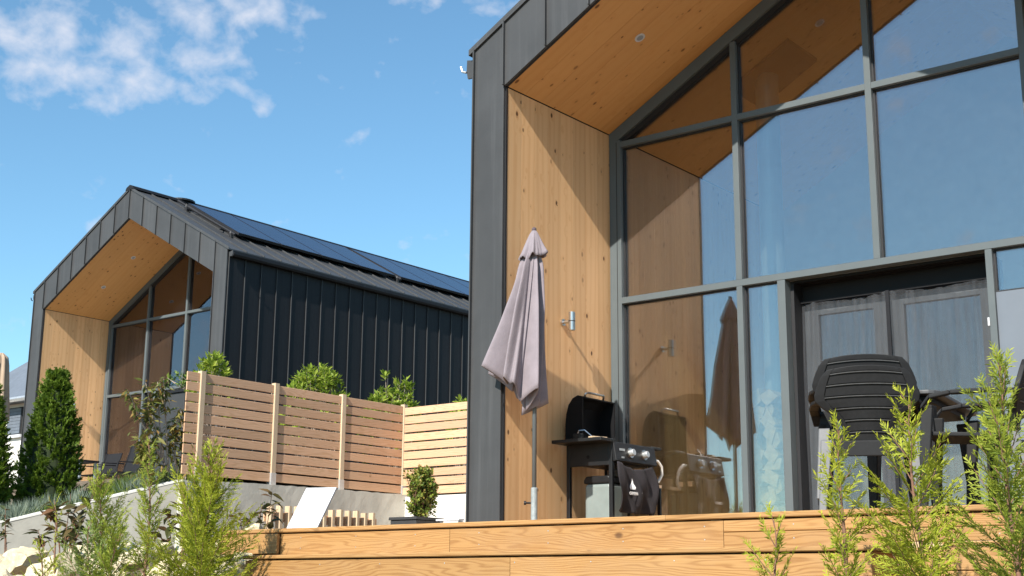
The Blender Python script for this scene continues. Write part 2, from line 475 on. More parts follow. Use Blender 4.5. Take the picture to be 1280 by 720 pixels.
class MB:
    """collects polygons and links them as one mesh object"""

    def __init__(s, grain=None):
        s.v, s.f = [], []
        s.grain = Vector(grain).normalized() if grain else None
        s.smooth = False

    def poly(s, pts):
        i = len(s.v)
        s.v += [Vector(p) for p in pts]
        s.f.append(tuple(range(i, i + len(pts))))
        return s

    def hexa(s, p):
        """8 corners: bottom 0-3 counter-clockwise, top 4-7"""
        i = len(s.v)
        s.v += [Vector(q) for q in p]
        for f in ((3, 2, 1, 0), (4, 5, 6, 7), (0, 1, 5, 4), (1, 2, 6, 5), (2, 3, 7, 6), (3, 0, 4, 7)):
            s.f.append(tuple(i + k for k in f))
        return s

    def box(s, x0, y0, z0, x1, y1, z1):
        return s.hexa([(x0, y0, z0), (x1, y0, z0), (x1, y1, z0), (x0, y1, z0),
                       (x0, y0, z1), (x1, y0, z1), (x1, y1, z1), (x0, y1, z1)])

    def prism(s, poly2, axis, a0, a1):
        """extrude a 2-D polygon along an axis: X:(y,z) Y:(x,z) Z:(x,y)"""
        def mk(p, a):
            return {'X': (a, p[0], p[1]), 'Y': (p[0], a, p[1]), 'Z': (p[0], p[1], a)}[axis]
        n = len(poly2)
        i = len(s.v)
        s.v += [Vector(mk(p, a0)) for p in poly2] + [Vector(mk(p, a1)) for p in poly2]
        s.f.append(tuple(i + k for k in range(n)))
        s.f.append(tuple(i + n + k for k in reversed(range(n))))
        for k in range(n):
            s.f.append((i + k, i + n + k, i + n + (k + 1) % n, i + (k + 1) % n))
        return s

    def cboard(s, p0, p1, wv, tv, ch=0.004):
        """board from p0 to p1 (centres), half-width vector wv, half-thickness vector tv, chamfered edges"""
        p0, p1, wv, tv = Vector(p0), Vector(p1), Vector(wv), Vector(tv)
        cw = wv * (1 - ch / wv.length)
        ct = tv * (1 - ch / tv.length)
        ring = [-wv + -ct, -cw + -tv, cw - tv, wv - ct, wv + ct, cw + tv, -cw + tv, -wv + ct]
        n = 8
        i = len(s.v)
        s.v += [p0 + r for r in ring] + [p1 + r for r in ring]
        s.f.append(tuple(i + k for k in range(n)))
        s.f.append(tuple(i + n + k for k in reversed(range(n))))
        for k in range(n):
            s.f.append((i + k, i + n + k, i + n + (k + 1) % n, i + (k + 1) % n))
        return s

    def tube(s, pts, r, n=8, cap=True):
        pts = [Vector(p) for p in pts]
        rs = r if isinstance(r, (list, tuple)) else [r] * len(pts)
        i0 = len(s.v)
        ref = None
        for k, p in enumerate(pts):
            d = (pts[min(k + 1, len(pts) - 1)] - pts[max(k - 1, 0)]).normalized()
            if ref is None:
                ref = d.orthogonal().normalized()
            ref = (ref - d * ref.dot(d))
            ref = ref.normalized() if ref.length > 1e-6 else d.orthogonal().normalized()
            b = d.cross(ref)
            for j in range(n):
                a = 2 * math.pi * j / n
                s.v.append(p + (ref * math.cos(a) + b * math.sin(a)) * rs[k])
        for k in range(len(pts) - 1):
            for j in range(n):
                a, b_ = i0 + k * n + j, i0 + k * n + (j + 1) % n
                s.f.append((a, b_, b_ + n, a + n))
        if cap:
            s.f.append(tuple(i0 + j for j in reversed(range(n))))
            s.f.append(tuple(i0 + (len(pts) - 1) * n + j for j in range(n)))
        return s

    def lathe(s, prof, c, n=20):
        """profile (r,z) round a vertical axis at c"""
        i0 = len(s.v)
        for (r, z) in prof:
            for j in range(n):
                a = 2 * math.pi * j / n
                s.v.append(Vector((c[0] + r * math.cos(a), c[1] + r * math.sin(a), c[2] + z)))
        for k in range(len(prof) - 1):
            for j in range(n):
                a, b_ = i0 + k * n + j, i0 + k * n + (j + 1) % n
                s.f.append((a, b_, b_ + n, a + n))
        s.f.append(tuple(i0 + j for j in reversed(range(n))))
        s.f.append(tuple(i0 + (len(prof) - 1) * n + j for j in range(n)))
        return s

    def mesh(s, name, mat, origin=(0, 0, 0), smooth=False):
        me = bpy.data.meshes.new(name)
        o = Vector(origin)
        me.from_pydata([tuple(p - o) for p in s.v], [], s.f)
        if s.grain is not None:
            g = s.grain
            a = Vector((0, 0, 1)) if abs(g.z) < 0.7 else Vector((1, 0, 0))
            a = (a - g * a.dot(g)).normalized()
            b = g.cross(a)
            uv = me.uv_layers.new(name='UVMap')
            for l in me.loops:
                p = s.v[l.vertex_index]
                uv.data[l.index].uv = (p.dot(g), p.dot(a) + p.dot(b))
        me.materials.append(mat)
        bm = bmesh.new()
        bm.from_mesh(me)
        bmesh.ops.recalc_face_normals(bm, faces=bm.faces)
        bm.to_mesh(me)
        bm.free()
        if smooth:
            me.polygons.foreach_set('use_smooth', [True] * len(me.polygons))
        return me

    def build(s, name, mat, parent=None, smooth=False, bevel=0):
        o = bpy.data.objects.new(name, s.mesh(name, mat, origin_of(parent), smooth))
        C.objects.link(o)
        if parent is not None:
            o.parent = parent
        if bevel:
            bv = o.modifiers.new('bevel', 'BEVEL')
            bv.width = bevel
            bv.segments = 2
            bv.limit_method = 'ANGLE'
        return o


def origin_of(p):
    o = Vector((0, 0, 0))
    while p is not None:
        o = o + p.location
        p = p.parent
    return o


def thing(name, label, cat, loc, group=None):
    o = bpy.data.objects.new(name, None)
    o.empty_display_size = 0.2
    C.objects.link(o)
    o.location = loc
    tag(o, label, cat, group)
    return o


def tag(o, label, cat, group=None):
    o['label'] = label
    o['category'] = cat
    if group:
        o['group'] = group
    return o


def structure(o):
    o['kind'] = 'structure'
    return o


def inst(name, me, parent, loc, rot=(0, 0, 0), scale=(1, 1, 1)):
    """one more object on shared mesh data; loc in world axes (things are never rotated when filled)"""
    o = bpy.data.objects.new(name, me)
    C.objects.link(o)
    o.parent = parent
    o.location = Vector(loc) - origin_of(parent)
    o.rotation_euler = rot
    o.scale = scale
    return o


def copy_tree(o, parent=None):
    c = o.copy()
    C.objects.link(c)
    if parent is not None:
        c.parent = parent
    for ch in list(o.children):
        copy_tree(ch, c)
    return c


def clip(poly, a, b, c):
    """keep the side a*x+b*z<=c of a 2-D polygon"""
    out = []
    for i in range(len(poly)):
        p, q = poly[i], poly[(i + 1) % len(poly)]
        dp, dq = a * p[0] + b * p[1] - c, a * q[0] + b * q[1] - c
        if dp <= 0:
            out.append(p)
        if (dp < 0 < dq) or (dq < 0 < dp):
            k = dp / (dp - dq)
            out.append((p[0] + (q[0] - p[0]) * k, p[1] + (q[1] - p[1]) * k))
    return out


# ------------------------------------------------------------------ ground
def sstep(a, b, x):
    k = min(1.0, max(0.0, (x - a) / (b - a)))
    return k * k * (3 - 2 * k)


def ground_z(x, y):
    front = -0.62 + (y + 2.0) * 0.21 if y < -2.0 else -0.62
    front = max(front, -2.15)
    back = front + (-0.06 - front) * sstep(-1.2, 2.5, y)
    if x < -8.6:
        back = front
    bank = 0.22 * math.exp(-((x + 4.0) / 2.6) ** 2 - ((y + 0.6) / 1.2) ** 2)
    z = back + bank
    if x > -1.4:
        z = back if y < -1.9 else min(back, -0.45) if y < 9 else back
    return z


def bed_z(x, y):
    g = 0.28 + (y - 1.33) * 0.32
    return min(1.36, max(-1.0, g))


def bed_edge(y):
    return -8.08 - 0.66 * max(0.0, 3.15 - y)


xs = sorted(set([-8.06, -7.98, -1.42, -1.38] + [round(-14 + 0.5 * i, 2) for i in range(57)] + [-20, -17, 18, 23, 30, 45, 80, 160, 400, 900, -27, -35, -50, -80, -160, -400, -900]))
ys = sorted(set([round(-12 + 0.4 * i, 2) for i in range(61)] + [-15, -20, -30, -50, -100, -300, -900, 15, 20, 28, 40, 70, 150, 400, 900]))
gv = [(x, y, ground_z(x, y) + (0.03 * math.sin(x * 3.1 + y * 1.7) * math.cos(y * 2.3) if abs(x) < 12 and abs(y) < 12 else 0)) for y in ys for x in xs]
gf = []
for j in range(len(ys) - 1):
    for i in range(len(xs) - 1):
        a = j * len(xs) + i
        gf.append((a, a + 1, a + 1 + len(xs), a + len(xs)))
gm = bpy.data.meshes.new('ground')
gm.from_pydata(gv, [], gf)
gm.materials.append(M['soil'])
go = bpy.data.objects.new('ground', gm)
C.objects.link(go)
structure(go)

byy = [round(-3.2 + 0.4 * i, 2) for i in range(70)] + [30, 45, 80, 200]
bu = [0, 0.3, 0.7, 1.2, 2, 3, 4.5, 7, 12, 20, 40, 90, 250]
gv = [(bed_edge(y) - u, y, bed_z(bed_edge(y) - u, y) + 0.02 * math.sin(u * 5 + y * 3)) for y in byy for u in bu]
k_ = len(bu)
gf = [(j * k_ + i, (j + 1) * k_ + i, (j + 1) * k_ + i + 1, j * k_ + i + 1) for j in range(len(byy) - 1) for i in range(k_ - 1)]
gm = bpy.data.meshes.new('garden_bed')
gm.from_pydata(gv, [], gf)
gm.materials.append(M['soil'])
go = bpy.data.objects.new('garden_bed', gm)
C.objects.link(go)
structure(go)

# ------------------------------------------------------------------ the two timber houses
T = 0.5495
HE, HI, DEP, FW_ = 4.362, 3.946, 1.6533, 0.3464
Z1, ZT = 3.818, 2.25
BW = 6.294
TH = math.atan(T)
CT, ST = math.cos(TH), math.sin(TH)
L = 13.5


def make_house(o, main):
    x0, y0, z0 = o.location
    apx = BW / 2
    za, zi = HE + T * apx, HI + T * (apx - FW_)

    def w(x, y, z):
        return (x0 + x, y0 + y, z0 + z)

    def mb(grain=None):
        return MB(grain)

    def pr(b, poly, a0, a1):
        return b.prism([(x0 + p[0], z0 + p[1]) for p in poly], 'Y', y0 + a0, y0 + a1)

    def bx(b, a, c_):
        return b.box(x0 + a[0], y0 + a[1], z0 + a[2], x0 + c_[0], y0 + c_[1], z0 + c_[2])
    # shell: an arch of wall and roof, closed at the back
    e = 0.018
    outer = [(0.03, -0.25), (0.03, HE - 0.02), (apx, za - 0.04), (BW - 0.03, HE - 0.02), (BW - 0.03, -0.25)]
    inner = [(BW - FW_ + e, -0.25), (BW - FW_ + e, HI + e), (apx, zi + e), (FW_ - e, HI + e), (FW_ - e, -0.25)]
    b = mb()
    left = [outer[0], outer[1], outer[2], inner[2], inner[3], inner[4]]
    right = [outer[2], outer[3], outer[4], inner[0], inner[1], inner[2]]
    for part_ in (left, right):
        pr(b, [part_[0], part_[1], part_[4], part_[5]] if part_ is left else [part_[1], part_[2], part_[3], part_[4]], 0.03, L)
        pr(b, [part_[1], part_[2], part_[3], part_[4]] if part_ is left else [part_[0], part_[1], part_[4], part_[5]], 0.03, L)
    b.build('wall_shell', M['trim'], o)
    b = mb()
    pr(b, outer, L - 0.3, L - 0.002)
    b.build('rear_wall', M['cladshade'], o)
    # side wall cladding in tall sheet-metal trays with an upstanding seam
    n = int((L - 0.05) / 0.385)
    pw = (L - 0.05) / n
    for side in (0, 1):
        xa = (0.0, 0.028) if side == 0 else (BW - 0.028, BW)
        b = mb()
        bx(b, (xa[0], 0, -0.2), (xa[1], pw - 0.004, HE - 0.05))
        me = b.mesh('cladding_panel', M['cladshade'], (x0, y0, z0))
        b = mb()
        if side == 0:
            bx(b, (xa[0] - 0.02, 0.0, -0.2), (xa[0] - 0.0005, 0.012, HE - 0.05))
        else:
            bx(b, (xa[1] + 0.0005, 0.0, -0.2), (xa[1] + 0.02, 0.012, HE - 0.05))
        mr = b.mesh('seam', M['clad'], (x0, y0, z0))  # same metal as the trays; sunlight on the seams put into the colour
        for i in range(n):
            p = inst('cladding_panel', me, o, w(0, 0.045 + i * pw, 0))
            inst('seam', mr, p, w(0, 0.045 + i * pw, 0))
    # front edge: legs and sloping fascia trays
    def fascia(poly):
        b = mb()
        pr(b, poly, 0.0, 0.028)
        xe = poly[0][0]
        z_lo, z_hi = poly[0][1], poly[-1][1]
        bx(b, (xe - 0.006, -0.03, z_lo), (xe + 0.006, -0.001, z_hi + 0.012))
        b.build('fascia_panel', M['clad'], o, bevel=0.002)
    fascia([(0.0, -0.2), (FW_ - 0.007, -0.2), (FW_ - 0.007, HE + T * FW_ - 0.004), (0.0, HE)])
    fascia([(BW - FW_ + 0.007, -0.2), (BW, -0.2), (BW, HE), (BW - FW_ + 0.007, HE + T * FW_)])
    k = 6
    sp = (apx - FW_) / k
    for i in range(k):
        a, c_ = FW_ + i * sp, FW_ + (i + 1) * sp
        lo = lambda x: HI + T * (x - FW_)
        hi = lambda x: HE + T * x
        g = 0.004
        fascia([(a, lo(a)), (c_ - g, lo(c_ - g)), (c_ - g, hi(c_ - g)), (a, hi(a))])
        fascia([(BW - c_, lo(c_)), (BW - a - g, lo(a + g)), (BW - a - g, hi(a + g)), (BW - c_, hi(c_))])
    # dark metal return lining the opening
    b = mb()
    for s_ in (0, 1):
        f = (lambda x: x) if s_ == 0 else (lambda x: BW - x)
        pr(b, [(f(FW_ - 0.018), -0.2), (f(FW_ + 0.003), -0.2), (f(FW_ + 0.003), HI - 0.002), (f(FW_ - 0.018), HI)], 0.029, 0.052)
        pr(b, [(f(FW_ - 0.01), HI - 0.006), (f(apx), zi - 0.008), (f(apx), zi + 0.012), (f(FW_ - 0.01), HI + 0.012)], 0.029, 0.052)
    b.build('edge_trim', M['trim'], o)
    # roof trays on both slopes
    nr = int((L + 0.02) / 0.43)
    rw = (L + 0.02) / nr
    for side in (0, 1):
        b = mb()
        f = (lambda x: x) if side == 0 else (lambda x: BW - x)
        e0, e1 = -0.06, apx - 0.03
        pr(b, [(f(e0), HE + T * e0 - 0.005), (f(e1), HE + T * e1 - 0.005), (f(e1), HE + T * e1 + 0.02), (f(e0), HE + T * e0 + 0.02)], 0, rw - 0.004)
        pr(b, [(f(e0), HE + T * e0 + 0.021), (f(e1), HE + T * e1 + 0.021), (f(e1), HE + T * e1 + 0.05), (f(e0), HE + T * e0 + 0.05)], 0, 0.014)
        me = b.mesh('roof_panel', M['clad'], (x0, y0, z0))
        for i in range(nr):
            inst('roof_panel', me, o, w(0, -0.022 + i * rw, 0))
    b = mb()
    pr(b, [(apx - 0.14, za - 0.02), (apx + 0.14, za - 0.02), (apx + 0.11, za + 0.035), (apx, za + 0.085), (apx - 0.11, za + 0.035)], -0.03, L)
    b.build('ridge_cap', M['cladshade'], o)
    # gutters
    for side in (0, 1):
        f = (lambda x: x) if side == 0 else (lambda x: BW - x)
        b = mb()
        zt = HE - 0.055
        pr(b, [(f(-0.035), zt - 0.02), (f(-0.035), zt - 0.085), (f(-0.06), zt - 0.10), (f(-0.10), zt - 0.095), (f(-0.12), zt - 0.06),
               (f(-0.118), zt + 0.0), (f(-0.110), zt + 0.0), (f(-0.110), zt - 0.055), (f(-0.095), zt - 0.085), (f(-0.062), zt - 0.09),
               (f(-0.045), zt - 0.08), (f(-0.045), zt - 0.02)], 0.05, L)
        g = b.build('gutter', M['cladshade'], o)
        b = mb()
        dz_ = 0.08 if main and side == 0 else 0.0
        pr(b, [(f(-0.036), zt - 0.015), (f(-0.036), zt - 0.102 - dz_), (f(-0.11), zt - 0.10 - dz_), (f(-0.125), zt - 0.06 - dz_ / 2), (f(-0.121), zt + 0.004)], 0.03, 0.049)
        b.build('end_cap', M['clad'], g)  # lighter copy of the gutter metal, sunlight on its end put into colour
        b = mb()
        b.tube([w(f(-0.12), 0.02, zt - 0.12), w(f(-0.165), 0.02, zt - 0.10), w(f(-0.185), 0.02, zt - 0.05)], 0.011, 8)
        b.build('bracket', M['galv'] if main and side == 0 else M['cladshade'], g)
    # timber lining: wall planks (vertical grain)
    yl = 0.055
    plank_w = 0.1995
    y = yl
    top = HI - 0.008
    while y < 5.2:
        ye = min(y + plank_w, DEP + 0.02) if y < DEP else y + plank_w
        for side in (0, 1):
            b = mb((0, 0, 1))
            xa, xb = (FW_ - e + 0.001, FW_) if side == 0 else (BW - FW_, BW - FW_ + e - 0.001)
            bx(b, (xa, y, -0.04), (xb, ye - 0.0028, top))
            b.build('wall_plank', M['clt'], o)
        y = ye
    # soffit boards, grain up the slope
    y = yl
    while y < 5.2:
        ye = min(y + 0.24, DEP + 0.02) if y < DEP else y + 0.24
        for side in (0, 1):
            f = (lambda x: x) if side == 0 else (lambda x: BW - x)
            b = mb((CT, 0, ST if side == 0 else -ST))
            a, c_ = FW_ + 0.004, apx - 0.002
            pr(b, [(f(a), HI + T * (a - FW_)), (f(c_), HI + T * (c_ - FW_)), (f(c_), HI + T * (c_ - FW_) + 0.016), (f(a), HI + T * (a - FW_) + 0.016)], y, ye - 0.0025)
            b.build('soffit_board', M['soffit'], o)
        y = ye
    # downlights let into the soffit
    for (dx, dy) in ((1.26, 0.82), (2.2, 0.85)):
        zc = HI + T * (dx - FW_)
        nrm = Vector((ST, 0, -CT))
        c0 = Vector(w(dx, dy, zc))
        b = mb()
        b.tube([c0 - nrm * 0.002, c0 + nrm * 0.006], 0.05, 20)
        dl = b.build('downlight', M['white'], o)
        b = mb()
        b.tube([c0 + nrm * 0.0045, c0 + nrm * 0.0075], 0.033, 16)
        b.build('lens', M['flue'], dl)
    # wall lamp: steel up-and-down cylinder on a stub
    ly, lz = 0.873, 1.925
    b = mb()
    b.tube([w(FW_ + 0.11, ly, lz - 0.085), w(FW_ + 0.11, ly, lz + 0.085)], 0.03, 16)
    wl = b.build('wall_lamp', M['steel'], o, bevel=0.003)
    b = mb()
    b.tube([w(FW_ + 0.0, ly, lz), w(FW_ + 0.02, ly, lz)], 0.032, 14)
    b.tube([w(FW_ + 0.02, ly, lz), w(FW_ + 0.085, ly, lz)], 0.016, 10)
    b.build('bracket', M['steel'], wl)
    b = mb()
    b.tube([w(FW_ + 0.11, ly, lz - 0.004), w(FW_ + 0.11, ly, lz + 0.004)], 0.0312, 16)
    b.build('joint_ring', M['trim'], wl)

    # ---------------- glazed front
    FY, FD = DEP, 0.11

    def bar(xa, za_, xb, zb_, name='mullion', y_=FY, d=FD, mat='frame'):
        b = mb()
        bx(b, (xa, y_, za_), (xb, y_ + d, zb_))
        return b.build(name, M[mat], o, bevel=0.003)
    fl, fr_ = FW_ + 0.002, BW - FW_ - 0.002
    m1, m2, m4 = 1.742, 3.045, 4.362
    hw = 0.029
    # sloping head frame in two steps
    for side in (0, 1):
        f = (lambda x: x) if side == 0 else (lambda x: BW - x)
        for (d0, d1, ya, yb, nm) in ((0.004, 0.135, FY, FY + FD, 'head_frame'), (0.135, 0.19, FY + 0.03, FY + FD + 0.01, 'head_liner')):
            lo = lambda x, d_: HI + T * (x - FW_) - d_
            b = mb()
            pr(b, [(f(fl), lo(fl, d1)), (f(apx - 0.001), lo(apx, d1)), (f(apx - 0.001), lo(apx, d0)), (f(fl), lo(fl, d0))], ya, yb)
            b.build(nm, M['trim'] if nm == 'head_liner' else M['frame'], o)
        b = mb()
        a, c_ = sorted((f(fl), f(fl + 0.13)))
        bx(b, (a, FY + 0.001, -0.02), (c_, FY + FD - 0.001, HI - 0.08))
        sf = b.build('side_frame', M['frame'], o, bevel=0.003)
        b = mb()
        a, c_ = sorted((f(fl + 0.082), f(fl + 0.088)))
        bx(b, (a, FY - 0.0015, -0.02), (c_, FY + 0.003, HI - 0.1))
        b.build('gasket', M['trim'], sf)
    def topz(x):
        return HI + T * (min(x, BW - x) - FW_) - 0.13
    bar(m1 - hw, ZT + 0.03, m1 + hw, topz(m1 - hw))
    bar(m2 - hw, ZT + 0.03, m2 + hw, topz(m2 - hw) + 0.01)
    bar(m4 - hw, ZT + 0.03, m4 + hw, topz(m4 + hw))
    bar(m1 - hw, 0, m1 + hw, ZT - 0.03)
    cols = [(fl + 0.13, m1 - hw), (m1 + hw, m2 - hw), (m2 + hw, m4 - hw), (m4 + hw, fr_ - 0.13)]
    for (a, c_) in cols:
        bar(a, Z1 - hw, c_, Z1 + hw, 'transom', FY + 0.002, FD - 0.004)
    bar(fl + 0.13, ZT - 0.03, fr_ - 0.13, ZT + 0.03, 'transom', FY - 0.001, FD)
    bar(fl + 0.13, -0.02, m1 - hw, 0.06, 'sill')
    d0, d1 = 2.115, 3.945
    bar(d0, 0, d0 + 0.075, ZT - 0.03, 'door_jamb', FY + 0.002)
    bar(d1, 0, d1 + 0.055, ZT - 0.03, 'door_jamb', FY + 0.002)
    bar(m1 + hw, -0.02, d0, 0.06, 'sill')

    def pane(poly):
        if len(poly) < 3:
            return
        b = mb()
        pr(b, poly, FY + 0.062, FY + 0.067)
        b.poly([w(p[0], FY + 0.087, p[1]) for p in poly])
        pn = b.build('pane', M['glass'], o)
        # rubber gasket round the edge
        cxm = [sum(p[i] for p in poly) / len(poly) for i in (0, 1)]
        k_ = len(poly)
        ins = []
        for i in range(k_):
            p0, p1, p2 = (Vector(poly[(i + q) % k_]) for q in (-1, 0, 1))
            d1, d2 = (p1 - p0).normalized(), (p2 - p1).normalized()
            n1, n2 = Vector((-d1.y, d1.x)), Vector((-d2.y, d2.x))
            if n1.dot(Vector(cxm) - p1) < 0:
                n1, n2 = -n1, -n2
            bis = (n1 + n2)
            ins.append(p1 + bis * (0.013 / max(0.3, 1 + n1.dot(n2))))
        b = mb()
        for i in range(k_):
            j = (i + 1) % k_
            pr(b, [tuple(poly[i]), tuple(poly[j]), tuple(ins[j]), tuple(ins[i])], FY + 0.045, FY + 0.0615)
        b.build('gasket', M['trim'], pn)
    # rubber gasket seen as a dark edge round each pane
    def cell(xa, za_, xb, zb_):
        poly = [(xa, za_), (xb, za_), (xb, zb_), (xa, zb_)]
        cL = HI - T * FW_ - 0.188
        poly = clip(poly, -T, 1, cL)
        poly = clip(poly, T, 1, cL + T * BW)
        pane(poly)
    for (a, c_) in cols:
        cell(a, ZT + 0.03, c_, Z1 - hw)
        cell(a, Z1 + hw, c_, 7.5)
    cell(cols[0][0], 0.06, cols[0][1], ZT - 0.03)
    cell(m1 + hw, 0.06, d0, ZT - 0.03)
    cell(d1 + 0.055, 1.87, fr_ - 0.13, ZT - 0.03)
    b = mb()
    bx(b, (d1 + 0.056, FY + 0.035, 0.0), (fr_ - 0.131, FY + 0.08, 1.869))
    b.build('infill_panel', M['panel'], o)
    # recess: black grooved head over a pair of glazed doors
    for i in range(5):
        b = mb()
        bx(b, (d0 + 0.076, FY + 0.111 + i * 0.034, ZT - 0.052 + 0.004 * (i % 2)), (d1 - 0.001, FY + 0.143 + i * 0.034, ZT - 0.031))
        b.build('head_slat', M['shutter'], o)
    for xa, xb in ((d0 + 0.0755, d0 + 0.106), (d1 - 0.031, d1 - 0.0005)):
        b = mb()
        bx(b, (xa, FY + 0.282, 0), (xb, FY + 0.40, 2.029))
        b.build('door_post', M['trim'], o)
    b = mb()
    bx(b, (d0 + 0.076, FY + 0.282, 2.03), (d1 - 0.001, FY + 0.42, ZT - 0.034))
    b.build('door_head', M['shutter'], o)
    b = mb()
    bx(b, (d0 + 0.0755, FY + FD, 0), (d0 + 0.105, FY + 0.2815, ZT - 0.0345))
    b.build('door_reveal', M['trim'], o)
    b = mb()
    bx(b, (d1 - 0.03, FY + FD, 0), (d1 - 0.0005, FY + 0.2815, ZT - 0.0345))
    b.build('door_reveal', M['trim'], o)
    mid = 3.0
    for (a, c_) in ((d0 + 0.107, mid - 0.004), (mid + 0.004, d1 - 0.032)):
        b = mb()
        st = 0.13
        ya, yb = FY + 0.30, FY + 0.36
        bx(b, (a, ya, 0.0), (a + st, yb, 2.025))
        bx(b, (c_ - st, ya, 0.0), (c_, yb, 2.025))
        bx(b, (a + st, ya, 1.93), (c_ - st, yb, 2.025))
        bx(b, (a + st, ya, 0.0), (c_ - st, yb, 0.18))
        dr = b.build('glazed_door', M['doorframe'], o, bevel=0.003)
        b = mb()
        bx(b, (a + st, ya + 0.025, 0.18), (c_ - st, ya + 0.031, 1.93))
        b.build('pane', M['glass'], dr)
    # ---------------- inside
    b = mb((1, 0, 0))
    bx(b, (FW_, DEP + 0.13, -0.12), (BW - FW_, L - 0.31, -0.02))
    b.build('floor', M['floor'], o)
    b = mb()
    pr(b, [(FW_ + 0.002, -0.02), (BW - FW_ - 0.002, -0.02), (BW - FW_ - 0.002, HI), (apx, zi), (FW_ + 0.002, HI)], 5.22, 5.3)
    b.build('partition', M['inner'], o)
    fx, fy = 1.56, 2.68
    b = mb()
    b.tube([w(fx, fy, 1.35), w(fx, fy, HI + T * (fx - FW_) - 0.02)], 0.115, 24)
    b.lathe([(0.119, 0), (0.119, 0.03)], w(fx, fy, 2.62), 24)
    b.lathe([(0.119, 0), (0.119, 0.03)], w(fx, fy, 3.62), 24)
    b.build('flue', M['flue'], o)
    b = mb()
    a, c_ = 1.29, 1.94
    pr(b, [(a, HI + T * (a - FW_) - 0.035), (c_, HI + T * (c_ - FW_) - 0.035), (c_, HI + T * (c_ - FW_) - 0.004), (a, HI + T * (a - FW_) - 0.004)], 2.42, 3.06)
    b.build('ceiling_plate', M['plate'], o)
    b = mb()
    bx(b, (fx - 0.25, fy - 0.22, -0.02), (fx + 0.25, fy + 0.25, 1.36))
    b.build('stove', M['blackmatt'], o, bevel=0.02)
    # flue cap above the ridge
    b = mb()
    b.lathe([(0.12, -0.35), (0.12, 0.06), (0.30, 0.075), (0.30, 0.11), (0.12, 0.14)], w(apx - 0.12, 1.35, za - 0.03), 22)
    b.build('flue_cap', M['trim'], o)


main = thing('timber_house', 'big dark metal clad house with timber lined glazed gable, filling the right side', 'house', (0, 0, 0))
make_house(main, True)
nb = thing('timber_house', 'smaller looking dark gabled house across the slatted fence with solar panels on its roof', 'house', (-18.11, 6.905, 1.41))
make_house(nb, False)

# solar panels on the far house, part of its roof
nx, ny, nz = nb.location
pl, pwid = 1.88, 1.13


def roof_pt(s, y, off):
    """s metres down the right slope from the ridge"""
    return Vector((nx + BW / 2 + s * CT + off * ST, ny + y, nz + HE + T * BW / 2 - s * ST + off * CT))


def solar(y, wd):
    fr = MB()
    th0, th1 = 0.10, 0.145
    s0, s1 = 0.62, 0.62 + pl
    g = 0.012

    def slab(b, sa, sb, ya, yb, o0, o1):
        b.hexa([roof_pt(sa, ya, o0), roof_pt(sa, yb, o0), roof_pt(sb, yb, o0), roof_pt(sb, ya, o0),
                roof_pt(sa, ya, o1), roof_pt(sa, yb, o1), roof_pt(sb, yb, o1), roof_pt(sb, ya, o1)])
    slab(fr, s0, s1, y + g, y + wd - g, th0, th1)
    p = fr.build('solar_panel', M['trim'], nb)
    cb = MB()
    slab(cb, s0 + 0.02, s1 - 0.02, y + g + 0.014, y + wd - g - 0.014, th1 + 0.001, th1 + 0.004)
    cb.build('cell_sheet', M['cell'], p)


y_ = 0.98
for i in range(4):
    solar(y_, pwid)
    y_ += pwid
y_ += 0.16
for i in range(6):
    solar(y_, pwid)
    y_ += pwid
for s_ in (0.95, 2.2):
    b = MB()
    a, c_ = roof_pt(s_, 0.75, 0.07), roof_pt(s_, y_ + 0.1, 0.07)
    b.tube([a, c_], 0.024, 6)
    b.build('mounting_rail', M['trim'], nb)
for yy in (0.82, 0.98 + 4 * pwid + 0.08):
    b = MB()
    b.tube([roof_pt(0.5, yy, 0.11), roof_pt(2.62, yy, 0.11)], 0.028, 6)
    rl = b.build('edge_tube', M['trim'], nb)
    b = MB()
    for s_ in (0.85, 2.5):
        b.lathe([(0.03, -0.12), (0.05, 0.0), (0.03, 0.05)], roof_pt(s_, yy, 0.09), 8)
    b.build('clamp', M['trim'], rl)

# ------------------------------------------------------------------ deck and steps
deck = thing('deck', 'honey coloured timber deck with board fascia and one step along its front', 'deck', (0, -1.5, 0))
YD = -1.5
XL, XR = -0.66, 6.6
n = 0
y = YD + 0.118
while y < DEP - 0.05:
    b = MB((1, 0, 0))
    b.cboard((-1.36 if y < 0 else 0.36, y + 0.058, -0.016), (XR if y < 0 else BW - 0.36, y + 0.058, -0.016), (0, 0.058, 0), (0, 0, 0.014), 0.003)
    b.build('deck_plank', M['deck'], deck)
    y += 0.121


def dboard(name, xa, xb, ya, yb, za_, zb_, ch=0.004):
    b = MB((1, 0, 0))
    b.cboard((xa, (ya + yb) / 2, (za_ + zb_) / 2), (xb, (ya + yb) / 2, (za_ + zb_) / 2), (0, 0, (zb_ - za_) / 2), (0, (yb - ya) / 2, 0), ch)
    return b.build(name, M['deck'], deck)


def tread(name, xa, xb, ya, yb, za_, zb_):
    b = MB((1, 0, 0))
    b.cboard((xa, (ya + yb) / 2, (za_ + zb_) / 2), (xb, (ya + yb) / 2, (za_ + zb_) / 2), (0, (yb - ya) / 2, 0), (0, 0, (zb_ - za_) / 2), 0.006)
    return b.build(name, M['deck'], deck)


tread('nosing_board', -1.36, 2.9, YD - 0.02, YD + 0.115, -0.033, 0.0)
tread('nosing_board', 2.902, XR, YD - 0.02, YD + 0.115, -0.033, 0.0)
